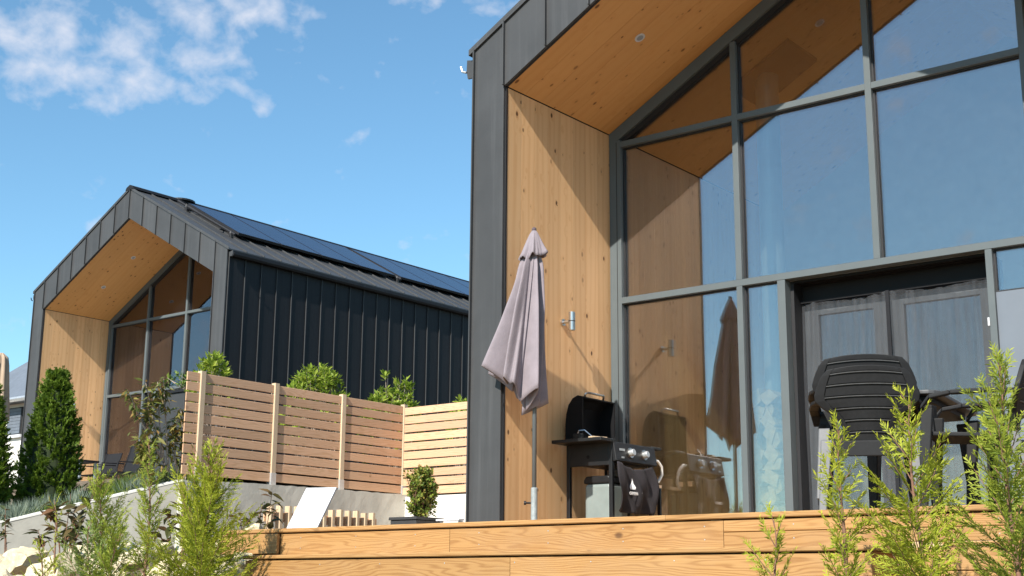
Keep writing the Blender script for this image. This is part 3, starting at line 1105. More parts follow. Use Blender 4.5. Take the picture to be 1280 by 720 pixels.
# dark end board on the left, standing proud
dboard('end_board', -1.36, -0.665, YD - 0.035, YD - 0.008, -0.195, -0.040)
dboard('fascia_board', XL, 1.098, YD, YD + 0.027, -0.214, -0.041)
dboard('fascia_board', 1.102, 3.3, YD, YD + 0.027, -0.214, -0.041)
dboard('fascia_board', 3.304, XR, YD, YD + 0.027, -0.112, -0.041)
dboard('fascia_board', 3.304, 4.47, YD, YD + 0.026, -0.214, -0.115)
dboard('fascia_board', 4.472, XR, YD, YD + 0.026, -0.190, -0.115)
dboard('fascia_board', 4.2, XR, YD, YD + 0.027, -0.345, -0.222)
dboard('fascia_board', 4.2, XR, YD, YD + 0.027, -0.50, -0.349)
tread('nosing_board', 4.66, XR, YD - 0.012, YD + 0.06, -0.219, -0.194)
# the step
YS = -1.86
tread('step_tread', -0.655, 4.47, YS - 0.02, YS + 0.17, -0.247, -0.218)
tread('step_tread', -0.655, 4.47, YS + 0.175, YD - 0.012, -0.247, -0.218)
dboard('step_fascia', -0.645, 1.93, YS, YS + 0.027, -0.42, -0.256)
dboard('step_fascia', 1.934, 4.40, YS, YS + 0.027, -0.42, -0.256)
dboard('step_fascia', -0.645, 1.2, YS, YS + 0.027, -0.60, -0.424)
dboard('step_fascia', 1.204, 4.40, YS, YS + 0.027, -0.60, -0.424)
for q in ((-0.645, YS + 0.028, -0.6, -0.618, YD, -0.25), (4.373, YS + 0.028, -0.6, 4.40, YD, -0.25), (-1.36, YD + 0.03, -0.5, -1.333, 0.0, -0.034)):
    b = MB((0, 1, 0))
    b.box(*q)
    b.build('side_board', M['deck'], deck)
scr = MB()
for x in np.arange(-0.45, 6.5, 0.6):
    for z_ in (-0.075, -0.155):
        scr.tube([(float(x) + 0.02, YD + 0.003, z_), (float(x) + 0.02, YD - 0.0015, z_)], 0.004, 6)
    if x < 4.3:
        for z_ in (-0.29, -0.385):
            scr.tube([(float(x) + 0.02, YS + 0.003, z_), (float(x) + 0.02, YS - 0.0015, z_)], 0.004, 6)
so = scr.build('screw_heads', M['galv'], deck)
so['kind'] = 'stuff'
for x in (-0.4, 0.8, 2.0, 3.2, 4.3, 5.4, 6.4):
    b = MB((0, 0, 1))
    b.box(x, YD + 0.03, -0.6, x + 0.07, YD + 0.1, -0.035)
    b.build('bearer', M['post'], deck)

# ------------------------------------------------------------------ fence, retaining wall
FX = -8.0
fence = thing('slat_fence', 'L shaped screen fence of ten wooden slats per bay on the rendered wall', 'fence', (FX, 3.2, 1.1))
posts_y = [3.47, 4.88, 6.31, 7.76]
PW = 0.045
zb, zt = 1.12, 2.60
pitch = (zt - zb) / 10
ends = [3.2] + posts_y
# posts in front (+X side) of the slats
for k_, py in enumerate(posts_y):
    b = MB((0, 0, 1))
    b.cboard((FX - 0.008, py, zb - 0.02 + (0.1 if k_ else 0)), (FX - 0.008, py, zt + 0.02), (0, PW, 0), (PW, 0, 0), 0.006)
    p = b.build('post', M['post'], fence)
    b = MB()
    b.box(FX - 0.059, py - PW - 0.006, zb - 0.06, FX + 0.043, py + PW + 0.006, zb + 0.14)
    b.build('post_foot', M['galv'], p, bevel=0.004)
bays = [(3.2, 3.42), (3.52, 4.83), (4.93, 6.26), (6.36, 7.71)]
for (a, c_) in bays:
    b = MB((0, 1, 0))
    hh = pitch * 0.5 - 0.0115
    b.cboard((0, -(c_ - a) / 2, 0), (0, (c_ - a) / 2, 0), (0, 0, hh), (0.0105, 0, 0), 0.004)
    me = b.mesh('slat', M['fence'])
    for i in range(10):
        inst('slat', me, fence, (FX + rng.uniform(-.002, .002), (a + c_) / 2, zb + pitch * (i + 0.5) + rng.uniform(-.004, .004)),
             (0, 0, 0))
# return run towards the house
b = MB((1, 0, 0))
hh = pitch * 0.5 - 0.0115
b.cboard((-0.86, 0, 0), (0.86, 0, 0), (0, 0, hh), (0, 0.0105, 0), 0.004)
me = b.mesh('slat', M['fence'])
for kx in range(3):
    for i in range(10):
        inst('slat', me, fence, (FX + 0.045 + 0.86 + kx * 1.73, 7.73, zb + pitch * (i + 0.5) - 0.03 + rng.uniform(-.004, .004)))
    b = MB((0, 0, 1))
    xx = FX + 0.045 + 1.725 * (kx + 1)
    b.cboard((xx, 7.79, zb), (xx, 7.79, zt), (PW, 0, 0), (0, PW, 0), 0.006)
    b.build('post', M['post'], fence)

wall = thing('retaining_wall', 'rough grey rendered garden wall carrying the slat fence, its pale top sloping down to the left', 'wall', (FX, 3.2, 0))


def rough_wall(name, pts_top, x_a, x_b, zbot, mat, parent):
    """wall along Y with a top line through (y,z) points; slightly uneven face"""
    b = MB()
    ysamp = []
    for (ya, za_), (yb, zb_) in zip(pts_top[:-1], pts_top[1:]):
        k = max(1, int(abs(yb - ya) / 0.12))
        for i in range(k):
            ysamp.append((ya + (yb - ya) * i / k, za_ + (zb_ - za_) * i / k))
    ysamp.append(pts_top[-1])
    r_ = random.Random(3)
    nz = 9
    grid = []
    for (yy, zt_) in ysamp:
        col = []
        for j in range(nz + 1):
            z = zbot + (zt_ - zbot) * j / nz
            col.append(Vector((x_b + r_.uniform(-.0025, .0025), yy, z + (r_.uniform(-.008, .008) if j == nz else 0))))
        grid.append(col)
    i0 = len(b.v)
    for col in grid:
        b.v += col
        b.v += [Vector((x_a, col[0].y, zbot)), Vector((x_a, col[0].y, col[-1].z))]
    m_ = nz + 3
    for i in range(len(grid) - 1):
        o0, o1 = i0 + i * m_, i0 + (i + 1) * m_
        for j in range(nz):
            b.f.append((o0 + j, o1 + j, o1 + j + 1, o0 + j + 1))
        b.f.append((o0 + nz, o1 + nz, o1 + nz + 2, o0 + nz + 2))
        b.f.append((o0 + nz + 1, o0 + nz + 2, o1 + nz + 2, o1 + nz + 1))
    for o0 in (i0, i0 + (len(grid) - 1) * m_):
        b.f.append(tuple(o0 + j for j in range(nz + 1)) + (o0 + nz + 2, o0 + nz + 1))
    return b.build(name, M[mat], parent)


rough_wall('fence_base', [(3.15, 1.03), (4.2, 1.07), (7.9, 1.11)], FX - 0.16, FX + 0.12, -0.3, 'conc', wall)


def skew(o):
    """turn the lower wall about the fence end so that it runs off to the left"""
    for v_ in o.data.vertices:
        dy = 3.15 - (v_.co.y + wall.location.y)
        if dy > -0.01:
            v_.co.x -= 0.66 * dy
    o.data.update()


skew(rough_wall('sloping_wall', [(-3.0, -0.55), (1.33, 0.40), (3.149, 1.0)], FX - 0.15, FX + 0.02, -1.2, 'concdim', wall))
b = MB()
for (ya, za_), (yb, zb_) in (((-3.0, -0.545), (1.33, 0.405)), ((1.331, 0.406), (3.148, 1.006))):
    b.hexa([(FX - 0.155, ya, za_), (FX + 0.028, ya, za_), (FX + 0.028, yb, zb_), (FX - 0.155, yb, zb_),
            (FX - 0.155, ya, za_ + 0.025), (FX + 0.028, ya, za_ + 0.025), (FX + 0.028, yb, zb_ + 0.025), (FX - 0.155, yb, zb_ + 0.025)])
skew(b.build('capping', M['cap'], wall))
b = MB()
b.box(FX + 0.121, 7.70, -0.3, -2.7, 7.88, 1.07)
b.build('return_wall', M['rendwhite'], wall)

# ------------------------------------------------------------------ things on the deck and terrace
# --- closed parasol
PX, PY = 0.68, 0.03
par = thing('parasol', 'closed mauve grey garden parasol on a grey pole, its folded canopy swung aside', 'parasol', (PX, PY, 0))
b = MB()
b.lathe([(0.019, 0.0), (0.019, 2.49)], (PX, PY, 0.0), 14)
b.build('pole', M['pole'], par, smooth=True)
b = MB()
b.lathe([(0.16, -0.005), (0.16, 0.03), (0.03, 0.05), (0.027, 0.06), (0.027, 0.36), (0.023, 0.365)], (PX, PY, 0), 18)
st_ = b.build('stand', M['polelight'], par)
b = MB()
b.tube([(PX - 0.02, PY - 0.02, 0.24), (PX - 0.055, PY - 0.045, 0.24)], 0.008, 8)
b.tube([(PX - 0.05, PY - 0.042, 0.24), (PX - 0.065, PY - 0.053, 0.24)], 0.017, 10)
b.build('knob', M['black'], st_)
LX = Vector((-0.783, -0.622, 0))      # the side the folds swing to
DX = Vector((-0.622, 0.783, 0))


def canopy(rows, cols, fz, name, mat, zlean, folds, seed, thick=True):
    """rows: list of (height, centre shift along LX, half width, half depth, fold depth)"""
    r_ = random.Random(seed)
    ph = [r_.uniform(0, 6.28) for _ in range(4)]
    b = MB()
    grid = []
    for ri, (z, sh, hw_, hd, fd) in enumerate(rows):
        ring = []
        for j in range(cols):
            a = 2 * math.pi * j / cols
            fold = 1 + fd * (0.55 * math.cos(folds * a + ph[0] + 0.055 * ri) + 0.3 * math.cos((folds + 4) * a + ph[1] - 0.04 * ri) + 0.15 * math.cos((2 * folds + 5) * a + ph[2] + 0.08 * ri))
            x = hw_ * math.cos(a) * fold
            y = hd * math.sin(a) * fold
            zz_ = z + zlean(ri, a, fold)
            p = Vector((PX, PY, 0)) + LX * (sh + x) + DX * y
            p.z = zz_
            ring.append(p)
        grid.append(ring)
    for g in grid:
        b.v += g
    for i in range(len(grid) - 1):
        for j in range(cols):
            a_, b_ = i * cols + j, i * cols + (j + 1) % cols
            b.f.append((a_, b_, b_ + cols, a_ + cols))
    o = b.build(name, M[mat], par, smooth=True)
    if thick:
        sm = o.modifiers.new('cloth', 'SOLIDIFY')
        sm.thickness = 0.005
    return o


rows = []
NR = 26
for i in range(NR + 1):
    k = i / NR
    z = 2.45 - 1.24 * k
    hw_ = 0.030 + 0.045 * min(1, k * 6) + 0.114 * k ** 1.15
    sh = 0.02 + 0.135 * k ** 1.2
    hd = 0.03 + 0.04 * min(1, k * 6) + 0.09 * k
    fd = 0.2 + 0.55 * min(1, k * 2.2)
    rows.append((z, sh, hw_, hd, fd))


def hem(ri, a, fold):
    k = ri / NR
    return (math.cos(a) * 0.14 - 0.05 + (fold - 1) * 0.10) * max(0, (k - 0.35) / 0.65) ** 1.4


canopy(rows, 200, 0, 'canopy', 'fabric', hem, 7, 8)
rows2 = []
for i in range(9):
    k = i / 8
    rows2.append((2.55 - 0.24 * k, 0.01 + 0.01 * k, 0.020 + 0.095 * k ** 0.8, 0.020 + 0.085 * k ** 0.8, 0.05 + 0.22 * k))
canopy(rows2, 96, 0, 'vent_cap', 'fabric', lambda ri, a, f: (f - 1) * 0.10 * (ri / 8) ** 2 - 0.02 * math.cos(a) * (ri / 8), 6, 9)
b = MB()
b.lathe([(0.016, 0), (0.022, 0.012), (0.018, 0.03), (0.004, 0.038)], (PX - 0.008, PY - 0.006, 2.545), 12)
b.build('finial', M['fabricdark'], par)

# --- gas barbecue
bq = thing('gas_barbecue', 'black two burner gas barbecue with open lid against the timber side wall', 'barbecue', (0.68, 1.1, 0))
for (x, y) in ((0.455, 0.83), (0.925, 0.80), (0.455, 1.42), (0.925, 1.42)):
    b = MB()
    b.box(x - 0.018, y - 0.018, 0.0, x + 0.018, y + 0.018, 0.80)
    b.build('leg', M['black'], bq, bevel=0.004)
b = MB()
b.box(0.474, 0.812, 0.62, 0.906, 1.40, 0.80)
b.box(0.48, 0.80, 0.60, 0.90, 0.811, 0.795)
fb = b.build('firebox', M['black'], bq, bevel=0.008)
b = MB()
b.tube([(0.68, 0.7995, 0.68), (0.68, 0.797, 0.68)], 0.016, 14)
b.build('vent_hole', M['blackmatt'], fb)
b = MB()
b.box(0.43, 0.60, 0.792, 0.955, 0.822, 0.822)
b.build('side_shelf', M['black'], bq, bevel=0.005)
b = MB()
b.box(0.50, 1.44, 0.79, 0.93, 1.60, 0.815)
b.build('side_shelf', M['black'], bq, bevel=0.005)
# open lid: curved shell seen end on, hollow towards the cook
prof = [(0.595, 0.83), (0.595, 1.225), (0.545, 1.238), (0.49, 1.215), (0.445, 1.16), (0.42, 1.08), (0.41, 0.98), (0.41, 0.83)]
b = MB()
for ya, yb in ((0.835, 0.85), (1.335, 1.35)):
    b.prism([p for p in prof], 'Y', ya, yb)
inner_ = [(x + (0.012 if x < 0.55 else 0), z - (0.012 if z > 1.0 else 0)) for (x, z) in prof[1:]]
for k in range(1, len(prof) - 1):
    a, c_ = prof[k], prof[k + 1]
    a2, c2 = inner_[k - 1], inner_[k]
    b.hexa([(a[0], 0.85, a[1]), (a[0], 1.335, a[1]), (a2[0], 1.335, a2[1]), (a2[0], 0.85, a2[1]),
            (c_[0], 0.85, c_[1]), (c_[0], 1.335, c_[1]), (c2[0], 1.335, c2[1]), (c2[0], 0.85, c2[1])])
lid = b.build('lid', M['blackmatt'], bq)
b = MB()
b.tube([(0.555, 0.93, 1.235), (0.56, 0.93, 1.262), (0.575, 0.95, 1.272), (0.575, 1.20, 1.272), (0.56, 1.22, 1.262), (0.555, 1.22, 1.235)], 0.010, 8)
b.build('handle', M['steel'], lid, smooth=True)
b = MB()
b.hexa([(0.945, 0.79, 0.625), (0.985, 0.79, 0.635), (0.985, 1.44, 0.635), (0.945, 1.44, 0.625),
        (0.93, 0.79, 0.80), (0.955, 0.79, 0.80), (0.955, 1.44, 0.80), (0.93, 1.44, 0.80)])
cp = b.build('control_panel', M['black'], bq, bevel=0.006)
for ky in (1.02, 1.24):
    c0 = Vector((0.972, ky, 0.715))
    nrm = Vector((0.985, 0, 0.17)).normalized()
    b = MB()
    b.tube([c0 - nrm * 0.01, c0 + nrm * 0.012], 0.045, 18)
    kb = b.build('knob', M['steel'], cp)
    b = MB()
    b.tube([c0 + nrm * 0.0121, c0 + nrm * 0.045], 0.030, 14)
    b.build('grip', M['galv'], kb, bevel=0.004)
b = MB()
b.box(0.975, 0.85, 0.725, 0.978, 0.93, 0.745)
b.box(0.983, 0.87, 0.66, 0.986, 0.91, 0.675)
b.build('badge', M['galv'], cp)
b = MB()
b.tube([(0.93, 1.40, 0.69), (0.95, 1.50, 0.685), (0.95, 1.565, 0.64), (0.94, 1.585, 0.57), (0.92, 1.56, 0.51), (0.9, 1.50, 0.475), (0.88, 1.44, 0.47)], 0.013, 10)
b.build('gas_hose', M['hose'], bq, smooth=True)
b = MB()
b.box(0.44, 0.82, 0.10, 0.94, 1.43, 0.125)
b.build('lower_shelf', M['black'], bq, bevel=0.004)
# grill lifter and scraper lying on the shelf
gl_ = thing('grill_lifter', 'small black grill lifter with bent handle on the barbecue side shelf', 'grill tool', (0.66, 0.70, 0.822))
b = MB()
b.box(0.61, 0.67, 0.823, 0.69, 0.72, 0.875)
b.build('grip', M['black'], gl_, bevel=0.006)
b = MB()
b.tube([(0.64, 0.70, 0.875), (0.64, 0.72, 0.905), (0.67, 0.76, 0.912), (0.72, 0.79, 0.862), (0.74, 0.80, 0.84)], 0.006, 6)
b.build('wire', M['steel'], gl_)
b = MB((0, 1, 0))
b.cboard((0.79, 0.68, 0.834), (0.84, 0.83, 0.834), (0.028, -0.008, 0), (0, 0, 0.010), 0.004)
o = b.build('wooden_scraper', M['post'])
tag(o, 'flat pale wooden scraper lying on the barbecue side shelf', 'scraper')
# grey gas bottle box below
tk = thing('gas_bottle_box', 'grey plastic box with dark shoulders standing below the barbecue', 'storage box', (0.75, 1.05, 0))
b = MB()
b.box(0.585, 0.875, 0.0, 0.865, 1.15, 0.455)
b.build('body', M['bottle'], tk, bevel=0.03)
b = MB()
b.prism([(0.58, 0.455), (0.87, 0.455), (0.87, 0.49), (0.84, 0.52), (0.61, 0.52), (0.58, 0.49)], 'Y', 0.87, 1.155)
b.build('shoulder', M['black'], tk, bevel=0.01)
b = MB()
b.lathe([(0.03, 0), (0.03, 0.05), (0.018, 0.055), (0.018, 0.10)], (0.78, 1.0, 0.52), 12)
b.build('valve', M['bark'], tk)
# cloth hanging on the front
ap = thing('hanging_cloth', 'black cloth cover with a white flame print hanging on the barbecue front', 'cover', (1.0, 1.08, 0.62))
b = MB()
ny_, nz_ = 30, 22
r_ = random.Random(4)
grid = []
for j in range(nz_ + 1):
    row = []
    kz = j / nz_
    for i in range(ny_ + 1):
        ky = i / ny_
        y = 0.80 + 0.58 * ky + 0.02 * math.sin(kz * 5) * (ky - 0.5)
        z = 0.63 - 0.44 * kz - 0.05 * math.sin(ky * math.pi) * (1 - kz)
        z += 0.03 * abs(ky - 0.5) * kz
        x = 0.985 + 0.022 * math.sin(ky * 12 + kz * 3.0) * (0.3 + kz) + 0.012 * math.sin(ky * 23 - kz * 6) + 0.05 * kz * (1 - kz) * 2
        row.append(Vector((x, y, z)))
    grid.append(row)
for row in grid:
    b.v += row
for j in range(nz_):
    for i in range(ny_):
        a = j * (ny_ + 1) + i
        b.f.append((a, a + 1, a + ny_ + 2, a + ny_ + 1))
cl_ = b.build('cloth', M['cloth'], ap, smooth=True)
sm = cl_.modifiers.new('thickness', 'SOLIDIFY')
sm.thickness = 0.004


def cloth_x(y, z):
    ky = (y - 0.80) / 0.58
    kz = min(1, max(0, (0.63 - z) / 0.44))
    return 0.985 + 0.022 * math.sin(ky * 12 + kz * 3.0) * (0.3 + kz) + 0.012 * math.sin(ky * 23 - kz * 6) + 0.05 * kz * (1 - kz) * 2


def cloth_print(name, pts):
    b = MB()
    b.poly([(cloth_x(y, z) + 0.011, y, z) for (y, z) in pts])
    b.prism([(p[0], p[1]) for p in pts], 'X', 1.028, 1.030) if False else None
    return b


def flame_mesh():
    b = MB()
    oy, oz = 1.01, 0.40
    FS = 0.62
    left = [(-0.035, 0.0), (-0.045, 0.03), (-0.038, 0.06), (-0.018, 0.09), (-0.010, 0.12), (-0.012, 0.15)]
    right = [(0.035, 0.0), (0.042, 0.025), (0.030, 0.05), (0.012, 0.075), (0.004, 0.11), (-0.010, 0.15)]
    for k in range(5):
        q = [left[k], right[k], right[k + 1], left[k + 1]]
        b.poly([(cloth_x(oy + FS * p[0], oz + FS * p[1]) + 0.006, oy + FS * p[0], oz + FS * p[1]) for p in q])
    return b


flame_mesh().build('flame_print', M['print'], ap)
fc = bpy.data.curves.new('word_print', 'FONT')
fc.body = 'CAMPINGAZ'
fc.size = 0.034
fc.shear = 0.2
fc.extrude = 0.001
fc.offset = 0.0018
fc.align_x = 'CENTER'
fc.materials.append(M['print'])
fo = bpy.data.objects.new('word_print', fc)
C.objects.link(fo)
fo.parent = ap
fo.rotation_euler = (math.pi / 2, 0, math.pi / 2)
fo.location = Vector((cloth_x(1.04, 0.33) + 0.014, 1.02, 0.352)) - ap.location
bpy.context.view_layer.update()
wm = bpy.data.meshes.new_from_object(fo.evaluated_get(bpy.context.evaluated_depsgraph_get()))
wo = bpy.data.objects.new('word_mesh', wm)
wo.parent, wo.location, wo.rotation_euler = ap, fo.location, fo.rotation_euler
C.objects.link(wo)
bpy.data.objects.remove(fo)
wo.name = 'word_print'
# low wooden table tucked behind the barbecue
lt = thing('low_table', 'low dark framed table with pale wooden top between barbecue and glass', 'table', (0.68, 1.55, 0))
b = MB((0, 1, 0))
b.box(0.42, 1.475, 0.455, 0.90, 1.645, 0.482)
b.build('table_top', M['post'], lt, bevel=0.003)
for (x, y) in ((0.44, 1.49), (0.88, 1.49), (0.44, 1.63), (0.88, 1.63)):
    b = MB()
    b.box(x - 0.015, y - 0.012, 0, x + 0.015, y + 0.012, 0.454)
    b.build('leg', M['black'], lt)

# --- stacked firewood inside the narrow pane
r_ = random.Random(12)
z = 0.0
meshes = []
for k in range(5):
    b = MB()
    m_ = r_.choice((3, 4, 5))
    poly = []
    for i in range(m_):
        a = 2 * math.pi * i / m_ + r_.uniform(-.3, .3)
        poly.append((0.105 * math.cos(a) * r_.uniform(.75, 1.2), 0.075 * math.sin(a) * r_.uniform(.75, 1.2)))
    b.prism(poly, 'Y', 0, 0.33)
    meshes.append(b.mesh('firewood_log', M['log']))
z = 0.03
for k in range(26):
    o = bpy.data.objects.new('firewood_log', meshes[k % 5])
    C.objects.link(o)
    o.location = (1.70 + 0.15 * (k % 2) + r_.uniform(-.02, .02), 1.93 + r_.uniform(-.02, .03), 0.05 + (k // 2) * 0.098 + r_.uniform(-.012, .012))
    o.rotation_euler = (0, r_.uniform(0, 6.28), r_.uniform(-.12, .12))
    tag(o, 'split pale firewood log in the tall stack behind the narrow pane', 'log', 'firewood logs stacked behind the narrow pane')

# --- insect net hung over the doors
nets = thing('door_net', 'grey creased insect net hung in two halves over the glazed doors', 'insect net', (3.06, DEP + 0.24, 0))
r_ = random.Random(21)
for (xa, xb, zt_, sd_) in ((2.225, 3.035, 2.045, 1), (3.03, 3.915, 2.045, 2)):
    b = MB()
    nx_, nz_ = 70, 40
    for j in range(nz_ + 1):
        kz = j / nz_
        for i in range(nx_ + 1):
            kx = i / nx_
            x = xa + (xb - xa) * kx + (0.012 * math.sin(kz * 4 + sd_) * math.sin(kx * math.pi))
            z = zt_ - (zt_ - 0.01) * kz - (0.025 * math.sin(kx * math.pi) * (1 - kz))
            fold = 0.006 * math.sin(kx * 37 + 2.2 * kz * (1 if sd_ == 1 else -1.5)) + 0.004 * math.sin(kx * 71 + 5 * kz + sd_)
            diag = 0.014 * math.sin((kx * 9 + kz * 7 * (1 if sd_ == 1 else 1.6)) + sd_ * 2) * (1 - kz * 0.4)
            y = DEP + 0.235 + fold + diag
            b.v.append(Vector((x, y, z)))
    for j in range(nz_):
        for i in range(nx_):
            a = j * (nx_ + 1) + i
            b.f.append((a, a + 1, a + nx_ + 2, a + nx_ + 1))
    b.build('net_half', M['net'], nets, smooth=True)
b = MB()
b.box(3.018, DEP + 0.200, 0.0, 3.05, DEP + 0.208, 2.045)
b.build('seam_tape', M['textile'], nets)
b = MB()
b.box(2.225, DEP + 0.225, 2.035, 3.915, DEP + 0.240, 2.055)
b.build('header_tape', M['shutter'], nets)
b = MB()
b.box(3.935, DEP - 0.012, 1.60, 3.95, DEP + 0.002, 1.665)
o = b.build('latch_tab', M['white'])
tag(o, 'small white tab stuck on the frame right of the netted door', 'tab')


# --- resin armchairs, made once facing +Y about their own base, then copied
def make_chair(label, group):
    t = thing('armchair', label, 'chair', (0, 0, 0), group)

    def back_pt(u, k):
        """u -1..1 across, k 0..1 up the back"""
        hwid = float(np.interp(k, [-.1, 0, .15, .28, .38, .46, .53, .60, .66, .78, .92, .97, 1], [.13, .13, .135, .152, .185, .23, .285, .308, .308, .292, .262, .250, .228]))
        x = u * hwid
        z = 0.395 + 0.445 * k + 0.022 * (1 - u * u) * k
        y = -0.20 - 0.13 * k - 0.03 * (1 - u * u) + 0.02
        return Vector((x, y, z))

    def patch_(u0, u1, k0, k1, th, nu=8, nk=2):
        b = MB()
        for s_ in (0, 1):
            for j in range(nk + 1):
                for i in range(nu + 1):
                    p = back_pt(u0 + (u1 - u0) * i / nu, k0 + (k1 - k0) * j / nk)
                    p.y += th * (s_ - 0.5)
                    b.v.append(p)
        m_ = (nu + 1) * (nk + 1)
        for j in range(nk):
            for i in range(nu):
                a = j * (nu + 1) + i
                b.f.append((a, a + 1, a + nu + 2, a + nu + 1))
                b.f.append((m_ + a, m_ + a + nu + 1, m_ + a + nu + 2, m_ + a + 1))
        bound = [i for i in range(nu + 1)] + [(j + 1) * (nu + 1) - 1 for j in range(1, nk + 1)] + \
                [nk * (nu + 1) + i for i in range(nu - 1, -1, -1)] + [j * (nu + 1) for j in range(nk - 1, 0, -1)]
        for q in range(len(bound)):
            a, c_ = bound[q], bound[(q + 1) % len(bound)]
            b.f.append((a, m_ + a, m_ + c_, c_))
        return b
    ns = 6
    for i in range(ns):
        k0, k1 = 0.03 + 0.90 * i / ns, 0.03 + 0.90 * (i + 1) / ns
        wdt = 0.80
        patch_(-wdt, wdt, k0 + 0.006, k1 - 0.012, 0.014).build('slat', M['resin'], t, bevel=0.003)
        b = patch_(-wdt, wdt, k1 - 0.016, k1 - 0.004, 0.008, 8, 1)
        for v_ in b.v:
            v_.y -= 0.012
        b.build('groove_lip', M['lip'], t)
    for s_ in (-1, 1):
        a, c_ = (0.80, 1.0) if s_ > 0 else (-1.0, -0.80)
        patch_(a, c_, 0.0, 1.0, 0.03, 3, 12).build('back_stile', M['resin'], t, bevel=0.004)
    patch_(-0.8, 0.8, 0.93, 1.0, 0.026, 10, 2).build('top_rail', M['resin'], t, bevel=0.004)
    patch_(-1.2, 1.2, -0.055, 0.005, 0.034, 10, 2).build('bottom_rail', M['resinglare'], t, bevel=0.004)
    b = MB()
    b.hexa([(-0.21, -0.22, 0.40), (0.21, -0.22, 0.40), (0.245, 0.26, 0.425), (-0.245, 0.26, 0.425),
            (-0.21, -0.22, 0.425), (0.21, -0.22, 0.425), (0.245, 0.26, 0.45), (-0.245, 0.26, 0.45)])
    b.hexa([(-0.21, -0.235, 0.33), (0.21, -0.235, 0.33), (0.21, -0.221, 0.33), (-0.21, -0.221, 0.33),
            (-0.21, -0.235, 0.425), (0.21, -0.235, 0.425), (0.21, -0.221, 0.425), (-0.21, -0.221, 0.425)])
    b.build('seat', M['resin'], t, bevel=0.008)
    for s_ in (-1, 1):
        b = MB()
        path = [(s_ * 0.27, -0.25, 0.66), (s_ * 0.30, -0.10, 0.665), (s_ * 0.31, 0.10, 0.66), (s_ * 0.30, 0.22, 0.64), (s_ * 0.285, 0.27, 0.58)]
        for (p, q) in zip(path[:-1], path[1:]):
            b.hexa([(p[0] - 0.03, p[1], p[2] - 0.012), (p[0] + 0.03, p[1], p[2] - 0.012), (q[0] + 0.03, q[1], q[2] - 0.012), (q[0] - 0.03, q[1], q[2] - 0.012),
                    (p[0] - 0.03, p[1], p[2] + 0.012), (p[0] + 0.03, p[1], p[2] + 0.012), (q[0] + 0.03, q[1], q[2] + 0.012), (q[0] - 0.03, q[1], q[2] + 0.012)])
        b.build('armrest', M['resin'], t, bevel=0.006)
        for f_ in (-1, 1):
            b = MB()
            x1, y1 = s_ * 0.225, (0.24 if f_ > 0 else -0.215)
            x2, y2 = s_ * 0.285, (0.285 if f_ > 0 else -0.315)
            ztop = 0.58 if f_ > 0 else 0.43
            w1 = 0.034
            b.hexa([(x2 - 0.022, y2 - 0.022, 0), (x2 + 0.022, y2 - 0.022, 0), (x2 + 0.022, y2 + 0.022, 0), (x2 - 0.022, y2 + 0.022, 0),
                    (x1 - w1 + s_ * 0.02, y1 - w1, ztop), (x1 + w1 + s_ * 0.02, y1 - w1, ztop), (x1 + w1 + s_ * 0.02, y1 + w1, ztop), (x1 - w1 + s_ * 0.02, y1 + w1, ztop)])
            b.build('leg', M['resin' if f_ > 0 else 'resinglare'], t, bevel=0.006)
    return t


CH = []
grp = 'anthracite resin armchairs by the netted door'
c1 = make_chair('front anthracite slatted armchair, its back turned to the camera before the netted door', grp)
spots = [
    (4.02, -0.97, 0.0, 26, None),
    (3.995, -0.93, 0.075, 25, 'second anthracite armchair nested in the stack, arms showing left of the front chair'),
    (4.68, -0.92, 0.0, 104, 'anthracite armchair at the right of the table, half behind the tall cypress'),
    (4.74, -0.25, 0.0, 96, 'rear anthracite armchair beyond the table by the grey infill panel'),
]
for i, (x, y, z, a, lab) in enumerate(spots):
    t = c1 if i == 0 else copy_tree(c1)
    t.location = (x, y, z)
    t.rotation_euler = (0, 0, R(a))
    if lab:
        t['label'] = lab
tb = thing('garden_table', 'dark resin garden table with rounded grey edge behind the stacked chairs', 'table', (3.95, -0.28, 0))
b = MB()
tx, ty = 3.95, -0.28
ang = R(8)


def rot(x, y):
    return (tx + x * math.cos(ang) - y * math.sin(ang), ty + x * math.sin(ang) + y * math.cos(ang))


def rrect(hx, hy, r):
    out = []
    for (sx, sy, a0) in ((1, 1, 0), (-1, 1, 90), (-1, -1, 180), (1, -1, 270)):
        for q in range(5):
            a = R(a0 + 22.5 * q)
            out.append(rot(sx * (hx - r) + r * math.cos(a), sy * (hy - r) + r * math.sin(a)))
    return out


b.prism(rrect(0.40, 0.62, 0.09), 'Z', 0.725, 0.75)
b.build('table_top', M['lip'], tb, bevel=0.006)
b = MB()
b.prism(rrect(0.33, 0.55, 0.085), 'Z', 0.69, 0.7245)
b.build('apron', M['resin'], tb, bevel=0.006)
for (sx, sy) in ((1, 1), (1, -1), (-1, 1), (-1, -1)):
    b = MB()
    p, q = rot(sx * 0.31, sy * 0.52), rot(sx * 0.35, sy * 0.57)
    w1, w2 = 0.045, 0.028
    b.hexa([(q[0] - w2, q[1] - w2, 0), (q[0] + w2, q[1] - w2, 0), (q[0] + w2, q[1] + w2, 0), (q[0] - w2, q[1] + w2, 0),
            (p[0] - w1, p[1] - w1, 0.664), (p[0] + w1, p[1] - w1, 0.664), (p[0] + w1, p[1] + w1, 0.664), (p[0] - w1, p[1] + w1, 0.664)])
    b.build('leg', M['resin'], tb, bevel=0.008)

